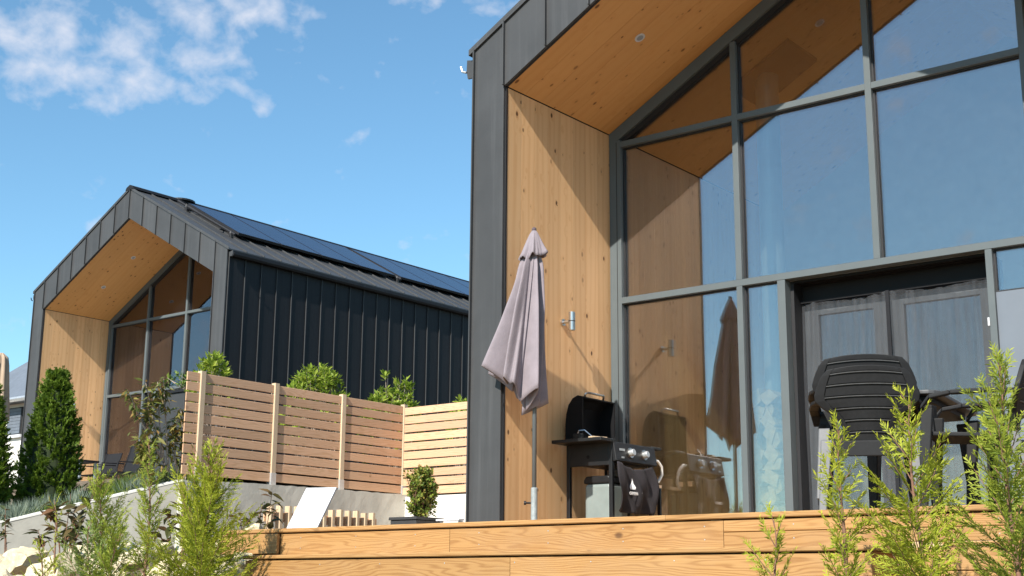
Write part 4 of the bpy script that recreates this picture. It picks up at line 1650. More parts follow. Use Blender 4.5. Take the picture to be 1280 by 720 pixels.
# --- white sun lounger with raised back on the lower terrace
sl = thing('sun_lounger', 'white sun lounger with raised back in front of the rendered wall', 'sun lounger', (-5.0, 2.6, 0))
b = MB()
b.hexa([(-5.20, 2.63, 0.21), (-4.78, 2.75, 0.21), (-4.79, 2.78, 0.20), (-5.21, 2.66, 0.20),
        (-5.20, 2.98, 0.80), (-4.78, 3.10, 0.80), (-4.79, 3.13, 0.79), (-5.21, 3.01, 0.79)])
b.build('backrest', M['white'], sl, bevel=0.006)
b = MB()
b.hexa([(-4.85, 1.50, 0.13), (-4.43, 1.62, 0.13), (-4.78, 2.81, 0.19), (-5.20, 2.69, 0.19),
        (-4.85, 1.50, 0.15), (-4.43, 1.62, 0.15), (-4.78, 2.81, 0.21), (-5.20, 2.69, 0.21)])
b.build('seat_panel', M['white'], sl)
for (x, y) in ((-4.82, 1.55), (-4.47, 1.66), (-5.19, 2.68), (-4.81, 2.80), (-5.25, 3.05), (-4.85, 3.17)):
    b = MB()
    b.tube([(x, y, -0.1), (x, y, 0.13)], 0.018, 8)
    b.build('leg', M['white'], sl)

# --- pallet standing on edge by the wall
pa = thing('wooden_pallet', 'pale wooden pallet standing on edge below the fence wall', 'pallet', (FX + 0.4, 5.5, 0))
yy = 4.42
r_ = random.Random(5)
while yy < 6.66:
    b = MB((0, 0, 1))
    b.cboard((FX + 0.52, yy, 0.0), (FX + 0.52, yy, 0.735 + r_.uniform(-.015, .015)), (0, 0.028, 0), (0.05, 0, 0), 0.004)
    b.build('upright', M['post'], pa)
    yy += 0.175
for z_ in (0.1, 0.58):
    b = MB((0, 1, 0))
    b.cboard((FX + 0.455, 4.36, z_), (FX + 0.455, 6.68, z_), (0, 0, 0.07), (0.012, 0, 0), 0.003)
    b.build('rail', M['fence'], pa)
# --- planter with its shrub
pt = thing('planter_box', 'dark grey square planter trough at the wall corner', 'planter', (-6.45, 6.6, 0))
b = MB()
b.box(-6.95, 6.38, -0.05, -6.42, 6.98, 0.60)
b.build('trough', M['planter'], pt, bevel=0.01)
b = MB()
b.box(-6.97, 6.36, 0.601, -6.40, 7.0, 0.645)
b.build('rim', M['planter'], pt, bevel=0.006)
b = MB()
b.box(-5.95, 6.30, 0.56, -5.50, 6.42, 0.585)
for x in (-5.9, -5.55):
    b.box(x, 6.34, -0.1, x + 0.03, 6.38, 0.559)
o = b.build('white_shelf', M['white'])
tag(o, 'thin white shelf board on feet beside the dark planter', 'shelf')


# ------------------------------------------------------------------ foliage
def npmesh(name, verts, tris, mat, young=None, smooth=False):
    me = bpy.data.meshes.new(name)
    nv, nt_ = len(verts), len(tris)
    me.vertices.add(nv)
    me.vertices.foreach_set('co', verts.astype(np.float32).ravel())
    me.loops.add(nt_ * 3)
    me.loops.foreach_set('vertex_index', tris.astype(np.int32).ravel())
    me.polygons.add(nt_)
    me.polygons.foreach_set('loop_start', np.arange(0, nt_ * 3, 3, dtype=np.int32))
    me.polygons.foreach_set('loop_total', np.full(nt_, 3, dtype=np.int32))
    me.update(calc_edges=True)
    me.materials.append(mat)
    if young is not None:
        at = me.attributes.new('young', 'FLOAT', 'POINT')
        at.data.foreach_set('value', young.astype(np.float32))
    return me


def unit(a):
    return a / (np.linalg.norm(a, axis=-1, keepdims=True) + 1e-9)


def kites(P, D, Nn, Ln, Wd, fold=0.25, mid=0.45):
    """leaf-shaped pairs of triangles: base, tip and two raised sides"""
    D = unit(D)
    S = unit(np.cross(D, Nn))
    U = np.cross(S, D)
    Ln = np.asarray(Ln)[:, None]
    Wd = np.asarray(Wd)[:, None]
    n_ = len(P)
    base = P
    tip = P + D * Ln
    mids = P + D * Ln * mid
    l = mids + S * Wd * 0.5 + U * Wd * fold
    r = mids - S * Wd * 0.5 + U * Wd * fold
    v = np.stack([base, l, tip, r], 1).reshape(-1, 3)
    i = np.arange(n_)[:, None] * 4
    t = np.concatenate([i + np.array([[0, 2, 1]]), i + np.array([[0, 3, 2]])], 1).reshape(-1, 3)
    return v, t


def link_np(name, me, parent):
    o = bpy.data.objects.new(name, me)
    C.objects.link(o)
    o.parent = parent
    return o


def conifer(label, x, y, ztop, rad, seed, mat='golden', nprim=60, bend=(0, 0), zbase=None, group=None, dens=1.0, low=0.04,
            shape=0.8, shoot=0.036, cat='conifer', name='cypress', upang=40):
    """feathery young cypress: a leader, upswept branches in flat sprays, thread-like shoots"""
    g = np.random.default_rng(seed)
    zb_ = ground_z(x, y) - 0.04 if zbase is None else zbase
    H = ztop - zb_
    root = thing(name, label, cat, (x, y, zb_), group)
    tp = []
    for i in range(9):
        k = i / 8
        tp.append(V(x + bend[0] * k * k + 0.012 * math.sin(k * 7 + seed), y + bend[1] * k * k + 0.012 * math.cos(k * 6 + seed), zb_ + H * 0.97 * k))
    b = MB()
    b.tube(tp, [0.014 * (1 - 0.85 * i / 8) * (0.6 + H * 0.4) for i in range(9)], 7)
    b.build('trunk', M['bark'], root, smooth=True)
    SP, SD, SN, SL, SY = [], [], [], [], []
    br = MB()
    tpn = np.array([tuple(p) for p in tp])
    nprim = int(nprim * 0.47)
    for i in range(nprim):
        k = low + (0.985 - low) * (i + 0.5) / nprim
        fidx = k * 8
        i0 = min(7, int(fidx))
        p = tpn[i0] + (tpn[i0 + 1] - tpn[i0]) * (fidx - i0)
        az = i * 2.39996 + g.uniform(-.5, .5)
        Lb = (1.75 * rad * (1 - k) ** shape * g.uniform(0.5, 1.2) + 0.05) * (1 if k > 0.12 else 0.8)
        el = R(upang + 24 * k + g.uniform(-14, 14))
        d = np.array([math.cos(az) * math.cos(el), math.sin(az) * math.cos(el), math.sin(el)])
        side = unit(np.cross(d, np.array([0, 0, 1.0])) + g.normal(0, .35, 3))
        nrm = np.cross(side, d)
        ns_ = max(3, int(Lb / 0.020 * dens))
        pts = []
        for q in range(ns_ + 1):
            s_ = q / ns_
            pts.append(p + d * Lb * s_ + np.array([0, 0, 1]) * (0.10 * Lb * (s_ * s_)) - np.array([0, 0, 0.06 * Lb * s_]))
        pts = np.array(pts)
        br.tube([V(*pp) for pp in pts[::max(1, ns_ // 3)]], [0.0035 * (1 - 0.7 * q / len(pts[::max(1, ns_ // 3)])) for q in range(len(pts[::max(1, ns_ // 3)]))], 4, False)
        for q in range(1, ns_ + 1):
            s_ = q / ns_
            sd_ = 1 if q % 2 else -1
            ang_ = R(g.uniform(28, 48))
            d2 = unit(d * math.cos(ang_) + side * sd_ * math.sin(ang_) + nrm * g.normal(0, .16))
            L2 = (0.44 * Lb * (1 - s_) ** 0.6 + 0.034) * g.uniform(.65, 1.1)
            if q == ns_:
                d2, L2 = d, 0.05 + 0.1 * Lb
            n2 = max(2, int(L2 / (0.0075 / dens)))
            side2 = unit(np.cross(nrm, d2))
            ts = (np.arange(n2) + 0.5) / n2
            sg = np.where(np.arange(n2) % 2 == 0, 1.0, -1.0)
            base = pts[q] + d2[None] * (L2 * ts)[:, None]
            an = np.radians(g.uniform(22, 46, n2))
            dd = d2[None] * np.cos(an)[:, None] + side2[None] * (sg * np.sin(an))[:, None] + nrm[None] * g.normal(0, .22, n2)[:, None]
            ll = shoot * 1.1 * g.uniform(.6, 1.25, n2) * (1.15 - 0.6 * ts)
            SP.append(base); SD.append(dd); SL.append(ll)
            SN.append(np.repeat(nrm[None], n2, 0) + g.normal(0, .5, (n2, 3)))
            SY.append(np.clip(0.85 * (ts * 0.55 + s_ * 0.55) * g.uniform(.5, 1.1, n2), 0, 1))
            # the spine of the spray
            SP.append(pts[q][None]); SD.append(d2[None]); SL.append(np.array([L2 * 1.05])); SN.append(nrm[None] + 0.01); SY.append(np.array([0.3]))
    SP, SD, SN, SL, SY = map(np.concatenate, (SP, SD, SN, SL, SY))
    wd = np.clip(SL * 0.26, 0.0045, 0.0085)
    v, t = kites(SP - np.array([x, y, zb_]), SD, SN, SL, wd, 0.3)
    link_np('foliage', npmesh('foliage', v, t, M[mat], np.repeat(SY, 4)), root)
    br.build('branch_wood', M['bark'], root)
    return root


gc = 'young golden cypresses in front of the deck'
conifer('slender golden cypress before the stacked chairs, left of the tall pair', 4.53, -2.5, 0.37, 0.145, 11, 'golden', 62, (0.02, 0.01), group=gc)
conifer('bushy golden cypress rising before the garden table', 4.93, -2.5, 0.50, 0.23, 12, 'golden', 74, (-0.02, 0.0), group=gc)
conifer('tallest golden cypress at the right edge of the picture', 5.41, -2.6, 0.62, 0.25, 13, 'cypress', 84, (-0.03, 0.02), group=gc)
conifer('small sparse golden seedling before the step, left of the slender one', 4.17, -2.5, -0.09, 0.12, 14, 'golden', 22, (-0.02, 0), group=gc, low=0.2)
conifer('broad bright golden cypress at the left end of the deck', -0.62, -2.3, 0.57, 0.37, 15, 'golden', 150, (0.02, 0), group=gc, shoot=0.030)
conifer('narrow pale green cypress pointing up before the sloping wall', -1.22, -2.35, 0.66, 0.19, 16, 'cypress', 84, (-0.03, 0), group=gc, shoot=0.028)
conifer('open green cypress with brown stem, left of the narrow one', -1.98, -2.2, 0.48, 0.25, 17, 'cypress', 74, (-0.12, 0), group=gc, shoot=0.034, low=0.3)
conifer('low bluish juniper among the stones below the open cypress', -1.75, -2.45, 0.03, 0.26, 18, 'juniper', 44, (-0.1, 0), shoot=0.03, name='juniper', upang=35)
conifer('small low green juniper right of the bluish one', -1.38, -2.55, -0.02, 0.24, 19, 'cypress', 50, (0.08, 0), shoot=0.03, name='juniper', upang=35)
conifer('thin yellow seedling leaning among the copper leaved shrubs at far left', -2.75, -2.1, 0.30, 0.08, 20, 'golden', 26, (-0.16, 0), shoot=0.026, low=0.2)
conifer('yellow tipped seedling low among the stones near the left corner', -2.35, -2.5, -0.12, 0.16, 22, 'golden', 30, (-0.05, 0), shoot=0.026)


def thuja(label, x, y, zb_, H, rad, seed, group):
    g = np.random.default_rng(seed)
    root = thing('thuja', label, 'conifer', (x, y, zb_), group)
    prof = lambda k: rad * np.clip(1.05 - k, 0, 1) ** 0.62 * np.clip(0.78 + 0.9 * k, 0, 1)
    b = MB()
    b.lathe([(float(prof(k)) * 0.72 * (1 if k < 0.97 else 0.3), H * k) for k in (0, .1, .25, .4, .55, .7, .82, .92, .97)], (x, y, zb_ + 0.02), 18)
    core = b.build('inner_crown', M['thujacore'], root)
    b = MB()
    b.tube([(x, y, zb_ - 0.1), (x, y, zb_ + H * 0.5)], 0.05, 8)
    b.build('trunk', M['bark'], root)
    n_ = 1500
    k = g.uniform(0, 1, n_) ** 1.15
    az = g.uniform(0, 2 * np.pi, n_)
    lump = 0.10 * np.sin(az * 3 + k * 9 + seed) + 0.08 * np.sin(az * 7 - k * 17) + 0.06 * np.sin(az * 11 + k * 31)
    rr = prof(k) * (0.84 + lump + g.uniform(-.12, .10, n_))
    cx_, cy_, cz_ = rr * np.cos(az), rr * np.sin(az), k * H
    P, D, Nn, Ln, Y = [], [], [], [], []
    m_ = 26
    for i in range(n_):
        out = np.array([math.cos(az[i]), math.sin(az[i]), 0])
        d = unit(out * g.uniform(.5, 1.1) + np.array([0, 0, g.uniform(.5, 1.2)]) + g.normal(0, .25, 3))
        side = unit(np.cross(d, out + g.normal(0, .8, 3)))
        c0 = np.array([cx_[i], cy_[i], cz_[i]])
        s_ = (np.arange(m_) + 1) / m_
        sg = np.where(np.arange(m_) % 2 == 0, 1.0, -1.0)
        Ls = g.uniform(.08, .15)
        P.append(c0 + d * (Ls * (s_ - .35))[:, None])
        an = np.radians(g.uniform(20, 60, m_))
        D.append(d * np.cos(an)[:, None] + side * (sg * np.sin(an))[:, None] + g.normal(0, .2, (m_, 3)))
        Nn.append(np.repeat(np.cross(side, d)[None], m_, 0) + g.normal(0, .5, (m_, 3)))
        Ln.append(g.uniform(.03, .06, m_) * (1.2 - .5 * s_))
        Y.append(s_ * g.uniform(.2, 1.0))
    P, D, Nn, Ln, Y = map(np.concatenate, (P, D, Nn, Ln, Y))
    v, t = kites(P, D, Nn, Ln, Ln * 0.42, .3)
    link_np('foliage', npmesh('foliage', v, t, M['thuja'], np.repeat(Y, 4)), root)
    return root


gt = 'clipped thujas behind the sloping wall'
thuja('dense dark green cone shaped thuja against the far house timber reveal', -10.32, 2.61, 0.55, 2.16, 0.56, 31, gt)
thuja('dark thuja cut off by the left edge of the picture', -10.32, 1.55, 0.3, 2.05, 0.46, 32, gt)


def leafy(name, label, cat, loc, tips, mat, leaf, wd, per, seed, stem_mat='barkpale', group=None, droop=0.0, rosette=True, stem_r=0.008, spread=0.07):
    """shrub: stems to every tip, leaves clustered round the tips"""
    g = np.random.default_rng(seed)
    root = thing(name, label, cat, loc, group)
    L0 = np.array(loc)
    b = MB()
    P, D, Nn = [], [], []
    for tp in tips:
        tp = np.array(tp)
        midp = (L0 + tp) / 2 + g.normal(0, .05, 3)
        b.tube([V(*L0), V(*midp), V(*tp)], [stem_r, stem_r * .7, stem_r * .35], 5, False)
        up_ = unit(tp - midp)
        for q in range(per):
            s_ = g.uniform(0, 1)
            pos = tp - up_ * spread * 1.3 * s_ + g.normal(0, spread * .2, 3)
            a = g.uniform(0, 6.283)
            o1 = unit(np.cross(up_, np.array([math.cos(a), math.sin(a), .3])))
            dd = unit(o1 * (0.5 + .6 * s_) + up_ * (0.8 - .7 * s_) - np.array([0, 0, droop * g.uniform(.6, 1.4)]))
            P.append(pos)
            D.append(dd)
            Nn.append(up_ + g.normal(0, .4, 3))
    P, D, Nn = map(np.array, (P, D, Nn))
    ll = leaf * g.uniform(.6, 1.2, len(P))
    v, t = kites(P - L0, D, Nn, ll, ll * wd, .18, .5)
    link_np('foliage', npmesh('foliage', v, t, M[mat]), root)
    b.build('stems', M[stem_mat], root)
    return root


# laurels behind the fence
g_ = np.random.default_rng(77)


def dome(cx_, cy_, z0_, z1_, rx, ry, n_):
    out = []
    for i in range(n_):
        a, r__ = g_.uniform(0, 6.283), math.sqrt(g_.uniform(0, 1))
        out.append((cx_ + rx * r__ * math.cos(a), cy_ + ry * r__ * math.sin(a), z0_ + (z1_ - z0_) * math.sqrt(max(0, 1 - r__ * r__)) ** .6 * g_.uniform(.82, 1.0)))
    return out


gl2 = 'laurel bushes behind the slat fence'
for (yy, zt_, rx, ry, n_, lab) in (
        (4.25, 3.12, 0.30, 0.36, 70, 'small pale laurel tuft over the left end of the slat fence'),
        (6.45, 3.20, 0.40, 0.70, 170, 'fullest laurel dome showing over the middle of the slat fence'),
        (8.25, 3.08, 0.40, 0.75, 150, 'laurel with one taller shoot near the fence corner'),
        (10.3, 3.14, 0.4, 0.55, 80, 'laurel tip beside the dark corner of the near house')):
    tips = dome(-8.75, yy, 1.45, zt_, rx, ry, n_)
    if yy == 8.25:
        tips += [(-8.75 + g_.normal(0, .07), 8.45 + g_.normal(0, .13), 3.15 + g_.normal(0, .10)) for _ in range(14)]
    leafy('laurel', lab, 'bush', (-8.75, yy, 1.1), tips, 'laurel', 0.125, 0.36, 14, int(yy * 10), 'barkpale', gl2)
# bush in the planter
leafy('planter_bush', 'round small leaved bush growing in the dark planter', 'bush', (-6.62, 6.66, 0.6),
      dome(-6.5, 6.6, 0.70, 1.42, 0.20, 0.20, 110) + [(-6.5 + g_.normal(0, .12), 6.58 + g_.normal(0, .12), g_.uniform(.70, 1.4)) for _ in range(120)],
      'small', 0.058, 0.6, 20, 55, 'bark', spread=0.08)
# half bare shrub behind the wall at the fence end
tr = thing('pruned_shrub', 'half bare shrub with drooping leaves beside the left end of the fence', 'shrub', (-8.35, 3.5, 0.75))
b = MB()
b.tube([(-7.86, 3.22, 0.0), (-7.88, 3.20, 0.7), (-7.92, 3.16, 1.0)], [0.04, 0.035, 0.045], 9)
b.build('stump', M['bark'], tr)
g = np.random.default_rng(5)
P, D, Nn = [], [], []
b = MB()
for (p0, p1, p2) in (((-8.3, 3.46, 0.95), (-8.32, 3.12, 1.30), (-8.3, 2.72, 2.38)), ((-8.32, 3.1, 1.32), (-8.3, 2.75, 1.75), (-8.3, 2.42, 2.25)),
                     ((-8.32, 3.15, 1.25), (-8.32, 3.02, 1.8), (-8.3, 2.92, 2.42)), ((-8.3, 3.2, 1.2), (-8.3, 3.1, 1.9), (-8.3, 3.02, 2.48)),
                     ((-8.32, 3.1, 1.35), (-8.3, 2.85, 1.6), (-8.28, 2.78, 2.1)), ((-8.3, 3.5, 0.9), (-8.25, 3.42, 1.5), (-8.22, 3.30, 2.05)),
                     ((-8.3, 3.48, 0.9), (-8.2, 3.5, 1.5), (-8.15, 3.62, 2.2)), ((-8.3, 3.4, 1.0), (-8.3, 3.3, 1.4), (-8.3, 3.22, 1.9)),
                     ((-8.3, 3.2, 1.2), (-8.35, 2.9, 1.35), (-8.3, 2.7, 1.55)), ((-8.3, 3.0, 1.4), (-8.35, 2.85, 1.3), (-8.3, 2.80, 1.45))):
    b.tube([V(*p0), V(*p1), V(*p2)], [0.017, 0.012, 0.006], 6, False)
    p0, p1, p2 = map(np.array, (p0, p1, p2))
    for q in range(62):
        s_ = g.uniform(.25, 1.06)
        pos = p1 + (p2 - p1) * s_ if s_ < 1 else p2
        if s_ < 0.55 and g.uniform() < .45:
            continue
        a = g.uniform(0, 6.283)
        P.append(pos + g.normal(0, .022, 3))
        D.append(np.array([math.cos(a) * .8, math.sin(a) * .8, g.uniform(-1.2, .35)]))
        Nn.append(np.array([0, 0, 1]) + g.normal(0, .5, 3))
for q in range(150):      # bushier skirt by the fence end
    P.append(np.array([-8.3 + g.normal(0, .12), 3.32 + g.normal(0, .10), g.uniform(1.0, 1.95)]))
    a = g.uniform(0, 6.283)
    D.append(np.array([math.cos(a) * .8, math.sin(a) * .8, g.uniform(-1.0, .5)]))
    Nn.append(np.array([0, 0, 1]) + g.normal(0, .5, 3))
for q in range(190):
    P.append(np.array([-8.32 + g.normal(0, .10), 2.86 + g.normal(0, .11), g.uniform(1.05, 1.75)]))
    a = g.uniform(0, 6.283)
    D.append(np.array([math.cos(a) * .8, math.sin(a) * .8, g.uniform(-1.2, .2)]))
    Nn.append(np.array([0, 0, 1]) + g.normal(0, .5, 3))
P, D, Nn = map(np.array, (P, D, Nn))
ll = 0.15 * g.uniform(.6, 1.25, len(P))
v, t = kites(P - np.array(tr.location), D, Nn, ll, ll * .30, .15, .45)
link_np('foliage', npmesh('foliage', v, t, M['droop']), tr)
b.build('stems', M['barkpale'], tr)


# copper-leaved shrubs: few large leaves, each a part
def leaf_mesh():
    b = MB()
    Lf, Wf = 0.085, 0.036
    ks = [0, .18, .42, .7, 1.0]
    ws = [0.05, .75, 1.0, .65, 0.03]
    rows_ = []
    for k, w_ in zip(ks, ws):
        z = -0.018 * k * k
        rows_.append([V(k * Lf, -Wf / 2 * w_, z + 0.006 * w_), V(k * Lf, 0, z), V(k * Lf, Wf / 2 * w_, z + 0.006 * w_)])
    for r0, r1 in zip(rows_[:-1], rows_[1:]):
        for j in range(2):
            b.poly([r0[j], r0[j + 1], r1[j + 1], r1[j]])
    return b.mesh('leaf', M['copper'])


LEAF = leaf_mesh()


def copper(label, base, stems, seed, leaf_scale=1.0, per=9):
    r__ = random.Random(seed)
    t = thing('copper_shrub', label, 'shrub', base, 'copper leaved shrubs among the stones')
    b = MB()
    B0 = Vector(base)
    for tip in stems:
        tip = Vector(tip)
        mid_ = (B0 + tip) / 2 + V(r__.uniform(-.04, .04), r__.uniform(-.04, .04), 0)
        b.tube([B0, mid_, tip], [0.006, 0.005, 0.0025], 5, False)
        for q in range(per):
            s_ = r__.uniform(0.25, 1.0)
            p = mid_ + (tip - mid_) * s_ if s_ > 0.1 else mid_
            sc_ = leaf_scale * r__.uniform(.6, 1.15)
            inst('leaf', LEAF, t, p, (r__.uniform(-.6, .6), r__.uniform(-.7, .5), r__.uniform(0, 6.28)), (sc_, sc_, sc_))
    b.build('stems', M['bark'], t)


copper('thin copper leaved shoot at the left edge before the wall', (-5.7, -0.8, -0.5),
       [(-5.78, -0.8, 0.36), (-5.68, -0.85, 0.22), (-5.85, -0.75, 0.25)], 1, 1.2, 9)
copper('large spreading copper leaved shrub before the sloping wall', (-4.05, -1.2, -0.5),
       [(-4.45, -1.15, 0.42), (-4.25, -1.2, 0.30), (-4.0, -1.2, 0.42), (-3.85, -1.25, 0.30), (-3.62, -1.2, 0.44), (-4.35, -1.3, 0.08), (-3.7, -1.3, 0.16), (-4.1, -1.1, 0.16)], 2, 1.9, 13)
copper('copper leaved shrub between the narrow and the broad golden cypresses', (-2.55, -1.0, -0.45),
       [(-2.75, -1.0, 0.22), (-2.62, -1.0, 0.30), (-2.45, -0.95, 0.18), (-2.85, -1.05, 0.10), (-2.6, -0.9, 0.02)], 3, 1.9, 11)
copper('dark green and copper shrub at the deck corner before the pallet', (-1.98, -0.6, -0.4),
       [(-2.22, -0.6, 0.20), (-2.1, -0.6, 0.13), (-1.92, -0.6, 0.30), (-1.78, -0.62, 0.38), (-2.0, -0.55, 0.22), (-1.83, -0.55, 0.22)], 4, 1.6, 10)


# grasses and low planting behind the wall: countless, so stuff
def tufts(name, spots_, mat, blade, seed, n_=160, sp_=0.10):
    g = np.random.default_rng(seed)
    P, D, Nn, Ln = [], [], [], []
    for (x, y, z) in spots_:
        a = g.uniform(0, 6.283, n_)
        rr = np.abs(g.normal(0, sp_, n_))
        P.append(np.stack([x + rr * np.cos(a) * .6, y + rr * np.sin(a) * .6, np.full(n_, z)], 1))
        D.append(np.stack([np.cos(a) * rr / sp_ * .5, np.sin(a) * rr / sp_ * .5, np.ones(n_)], 1) + g.normal(0, .2, (n_, 3)))
        Nn.append(g.normal(0, 1, (n_, 3)))
        Ln.append(blade * g.uniform(.5, 1.15, n_))
    P, D, Nn, Ln = map(np.concatenate, (P, D, Nn, Ln))
    v, t = kites(P, D, Nn, Ln, np.full(len(P), 0.011), .2, .35)
    o = bpy.data.objects.new(name, npmesh(name, v, t, M[mat]))
    C.objects.link(o)
    o['kind'] = 'stuff'
    o['label'] = {'blue_grass': 'tufts of blue grey grass behind the sloping wall', 'ground_cover': 'mixed low green planting behind the sloping wall'}[name]
    return o


r_ = random.Random(8)
sp = []
for i in range(34):
    y = r_.uniform(0.4, 3.4)
    x = bed_edge(y) - r_.uniform(0.2, 0.9)
    sp.append((x, y, bed_z(x, y) - 0.02))
for i in range(16):
    y = r_.uniform(1.0, 1.6)
    x = bed_edge(y) - r_.uniform(0.2, 0.5)
    sp.append((x, y, bed_z(x, y) + 0.02))
tufts('blue_grass', sp, 'fescue', 0.34, 1)
sp = []
for i in range(110):
    y = r_.uniform(0.2, 4.2)
    x = bed_edge(y) - r_.uniform(0.2, 2.2)
    sp.append((x, y, bed_z(x, y) - 0.02))
tufts('ground_cover', sp, 'green', 0.22, 2, 120, 0.16)

# ------------------------------------------------------------------ limestone rocks
ROCK = []
for k in range(8):
    r__ = random.Random(40 + k)
    bm = bmesh.new()
    bmesh.ops.create_icosphere(bm, subdivisions=3, radius=1.0)
    planes = [(Vector((r__.gauss(0, 1), r__.gauss(0, 1), r__.gauss(0, 1))).normalized(), r__.uniform(.55, .9)) for _ in range(11)]
    from mathutils import noise as mn
    for v_ in bm.verts:
        for (nn, d_) in planes:
            e_ = v_.co.dot(nn) - d_
            if e_ > 0:
                v_.co -= nn * e_
        v_.co *= 1 + 0.09 * mn.noise(v_.co * 2.3 + V(k * 7, 0, 0)) + 0.04 * mn.noise(v_.co * 6 + V(k * 3, 5, 0))
        v_.co.z *= 0.72
    me = bpy.data.meshes.new('rock')
    bm.to_mesh(me)
    bm.free()
    me.materials.append(M['stone'])
    ROCK.append(me)
r_ = random.Random(99)


def rock(x, y, z, s_, k=None, mat=None, label=None, grp_='limestone rocks of the rockery'):
    o = bpy.data.objects.new('rock', ROCK[r_.randrange(8) if k is None else k])
    C.objects.link(o)
    o.location = (x, y, z)
    o.rotation_euler = (r_.uniform(-.5, .5), r_.uniform(-.5, .5), r_.uniform(0, 6.28))
    o.scale = (s_ * r_.uniform(.85, 1.2), s_ * r_.uniform(.85, 1.2), s_ * r_.uniform(.8, 1.1))
    if label:
        tag(o, label, 'rock')
    elif x < -4.3:
        tag(o, 'pale limestone rock lying along the foot of the sloping wall', 'rock', 'limestone rocks along the foot of the wall')
    elif x > -1.3:
        tag(o, 'small limestone rock tucked under the left end of the deck', 'rock', 'limestone rocks under the deck end')
    else:
        tag(o, 'pale limestone rock lying among the stems of the left cypresses', 'rock', 'limestone rocks among the left cypresses')


rock(-4.05, -1.62, -0.26, 0.27, 1, label='biggest pale limestone rock at the lower left corner')
rock(-2.15, -1.5, -0.20, 0.17, 3, label='flat topped pale block between the narrow cypress and the wall')
rock(-1.60, -0.95, -0.02, 0.15, 5, label='limestone rock perched at the left end of the deck')
for (x, y, z, s_) in ((-3.45, -1.6, -0.27, 0.19), (-3.0, -1.5, -0.25, 0.20), (-3.15, -1.0, -0.2, .18), (-2.6, -1.45, -0.24, 0.15), (-3.6, -2.1, -0.42, .2),
                      (-2.95, -2.1, -0.40, .2), (-2.4, -1.9, -0.36, .18), (-1.85, -1.7, -0.32, .17), (-1.75, -1.25, -0.16, .16), (-1.45, -1.75, -0.36, .17),
                      (-4.7, -1.5, -0.30, .2), (-5.2, -1.0, -0.22, .22), (-4.6, -0.8, -0.2, .18), (-3.8, -0.7, -0.18, .2), (-2.9, -0.7, -0.18, .17),
                      (-1.15, -2.0, -0.42, .17), (-1.0, -1.72, -0.34, .13), (-0.82, -1.8, -0.40, .12), (-0.95, -1.6, -0.25, .11), (-1.9, -2.15, -0.44, .17),
                      (-1.25, -1.35, -0.28, .13), (-0.75, -1.58, -0.42, .10), (-1.5, -2.3, -0.5, .15), (-6.0, -0.7, -0.22, .22), (-6.6, 0.0, -0.12, .2),
                      (-5.6, 0.1, -0.12, .18), (-2.0, -0.9, -0.12, .14), (-2.4, -0.6, -0.14, .15), (-0.86, -1.56, -0.36, .09), (-0.78, -1.9, -0.48, .11),
                      (-0.30, -2.05, -0.52, .12), (-2.7, -2.45, -0.5, .17), (-3.3, -2.4, -0.5, .17)):
    rock(x, y, z, s_)

# ------------------------------------------------------------------ neighbour's terrace and beyond
b = MB()
b.box(-18.6, 6.0, 1.0, -11.5, 8.6, 1.37)
o = b.build('terrace', M['cap'])
structure(o)


def nchair(label, x, y, rz, tall):
    t = thing('terrace_chair', label, 'chair', (x, y, 1.37))
    h0, h1 = 0.42, 0.42 + tall
    b = MB()
    b.box(x - 0.25, y - 0.25, 1.37 + h0, x + 0.25, y + 0.25, 1.37 + h0 + 0.02)
    b.build('seat', M['textile'], t)
    b = MB()
    lean = 0.16 * tall / 0.5
    b.hexa([(x - 0.24, y + 0.25, 1.37 + h0), (x + 0.24, y + 0.25, 1.37 + h0), (x + 0.24, y + 0.265, 1.37 + h0), (x - 0.24, y + 0.265, 1.37 + h0),
            (x - 0.24, y + 0.25 + lean, 1.37 + h1), (x + 0.24, y + 0.25 + lean, 1.37 + h1), (x + 0.24, y + 0.265 + lean, 1.37 + h1), (x - 0.24, y + 0.265 + lean, 1.37 + h1)])
    b.build('backrest', M['textile'], t)
    for s_ in (-1, 1):
        b = MB()
        b.tube([(x + s_ * 0.26, y - 0.25, 1.37), (x + s_ * 0.26, y - 0.24, 1.37 + 0.63), (x + s_ * 0.26, y + 0.28, 1.37 + 0.65)], 0.014, 6)
        b.tube([(x + s_ * 0.26, y + 0.22, 1.37), (x + s_ * 0.26, y + 0.25, 1.37 + h0), (x + s_ * 0.26, y + 0.25 + lean, 1.37 + h1)], 0.014, 6)
        b.build('side_frame', M['textile'], t)
    t.rotation_euler = (0, 0, 0)
    return t


nchair('low backed charcoal terrace chair before the far timber wall', -16.35, 7.55, 0, 0.5)
nchair('high backed charcoal recliner beside the terrace table', -15.35, 7.4, 0, 0.62)
t = thing('terrace_table', 'low charcoal table between the terrace chairs of the far house', 'table', (-16.4, 7.1, 1.37))
b = MB()
b.box(-17.0, 6.85, 2.02, -15.9, 7.3, 2.06)
b.build('table_top', M['textile'], t)
for (x, y) in ((-16.95, 6.9), (-15.95, 6.9), (-16.95, 7.25), (-15.95, 7.25)):
    b = MB()
    b.box(x - .02, y - .02, 1.37, x + .02, y + .02, 2.019)
    b.build('leg', M['flue'], t)
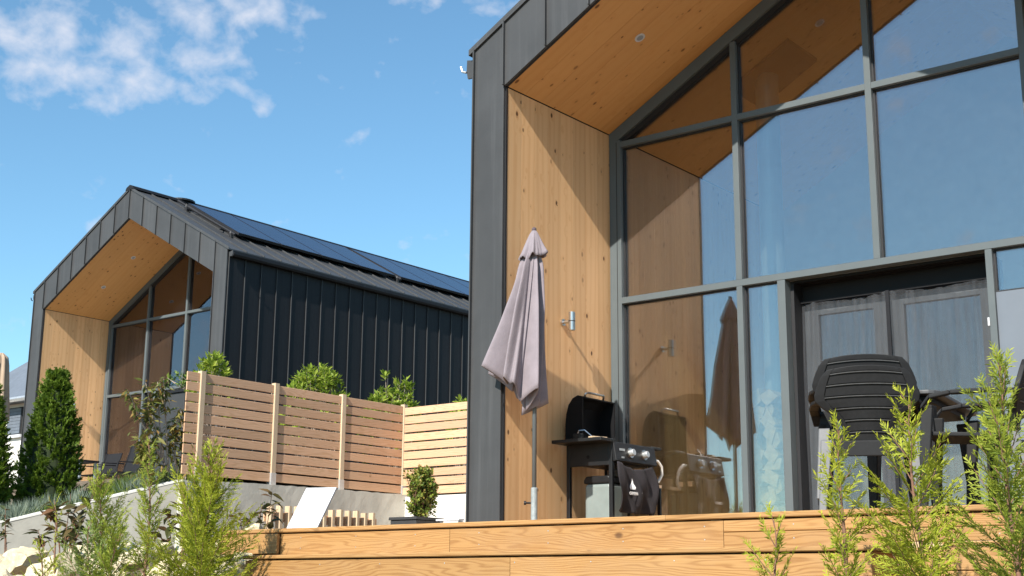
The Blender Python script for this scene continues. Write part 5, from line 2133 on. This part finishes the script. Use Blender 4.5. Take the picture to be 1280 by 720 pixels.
# dark grill cabinet behind the shrub
t = thing('cabinet', 'dark grey cabinet half hidden behind the pruned shrub', 'cabinet', (-9.75, 4.6, 1.2))
b = MB()
b.box(-10.1, 4.3, 1.2, -9.45, 4.9, 2.55)
b.build('body', M['planter'], t, bevel=0.01)
b = MB()
b.box(-10.13, 4.27, 2.551, -9.42, 4.93, 2.59)
b.build('lid', M['cladshade'], t)
leafy('balcony_plant', 'leafy green plant on top of the dark cabinet', 'plant', (-9.7, 4.55, 2.55),
      [(-9.7 + g_.normal(0, .16), 4.55 + g_.normal(0, .14), g_.uniform(2.6, 2.9)) for _ in range(26)], 'green', 0.10, 0.4, 9, 3)

# beige parasol, closed, at the left edge
bp = thing('parasol', 'closed beige parasol of the far garden at the left edge', 'parasol', (-14.55, 4.15, 1.3))
b = MB()
b.lathe([(0.025, 0), (0.025, 2.3)], (-14.55, 4.15, 1.2), 10)
b.build('pole', M['pole'], bp)
b = MB()
n_ = 28
prof = [(0.03, 2.42), (0.10, 2.34), (0.12, 2.2), (0.14, 1.9), (0.17, 1.5), (0.19, 1.2)]
i0 = 0
for (r__, z) in prof:
    for j in range(n_):
        a = 2 * math.pi * j / n_
        f_ = 1 + 0.28 * math.cos(7 * a)
        b.v.append(V(-14.55 + r__ * f_ * math.cos(a), 4.15 + r__ * f_ * math.sin(a), 1.25 + z))
for k in range(len(prof) - 1):
    for j in range(n_):
        a, c_ = k * n_ + j, k * n_ + (j + 1) % n_
        b.f.append((a, c_, c_ + n_, a + n_))
b.f.append(tuple(range(n_)))
b.build('canopy', M['beige'], bp, smooth=True)

# white house with a grey roof behind
wh = thing('white_house', 'white rendered house with grey hipped roof seen at the far left edge', 'house', (-28.0, 16.0, 0.5))
b = MB()
b.box(-33.0, 14.0, 0.0, -22.0, 21.0, 5.2)
b.build('wall', M['rendwhite'], wh)
b = MB()
e0, e1 = 5.12, 5.24
A, B_, C_, D_ = V(-33.4, 13.6, e0), V(-21.6, 13.6, e0), V(-21.6, 21.6, e0), V(-33.4, 21.6, e0)
R0, R1 = V(-28.9, 17.6, 9.0), V(-24.0, 17.6, 9.0)
up_ = V(0, 0, 0.12)
b.poly([A, D_, C_, B_])
for q in ((A, B_), (B_, C_), (C_, D_), (D_, A)):
    b.poly([q[0], q[1], q[1] + up_, q[0] + up_])
b.poly([A + up_, B_ + up_, R1 + up_, R0 + up_])
b.poly([C_ + up_, D_ + up_, R0 + up_, R1 + up_])
b.poly([D_ + up_, A + up_, R0 + up_])
b.poly([B_ + up_, C_ + up_, R1 + up_])
b.build('roof', M['slate'], wh)
b = MB()
b.tube([(-33.4, 13.53, 5.16), (-21.6, 13.53, 5.16)], 0.075, 8)
b.build('gutter', M['galv'], wh)
for xx in (-30.5, -28.2, -25.5):
    b = MB()
    b.box(xx, 13.95, 4.15, xx + 0.78, 13.999, 5.0)
    wn_ = b.build('window', M['trim'], wh)
    for q in range(8):
        b = MB()
        b.box(xx + 0.05, 13.935, 4.19 + q * 0.098, xx + 0.73, 13.949, 4.28 + q * 0.098)
        b.build('shutter_slat', M['slate'], wn_)
    b = MB()
    b.box(xx - 0.08, 13.88, 4.06, xx + 0.86, 13.998, 4.149)
    b.build('sill', M['white'], wn_)
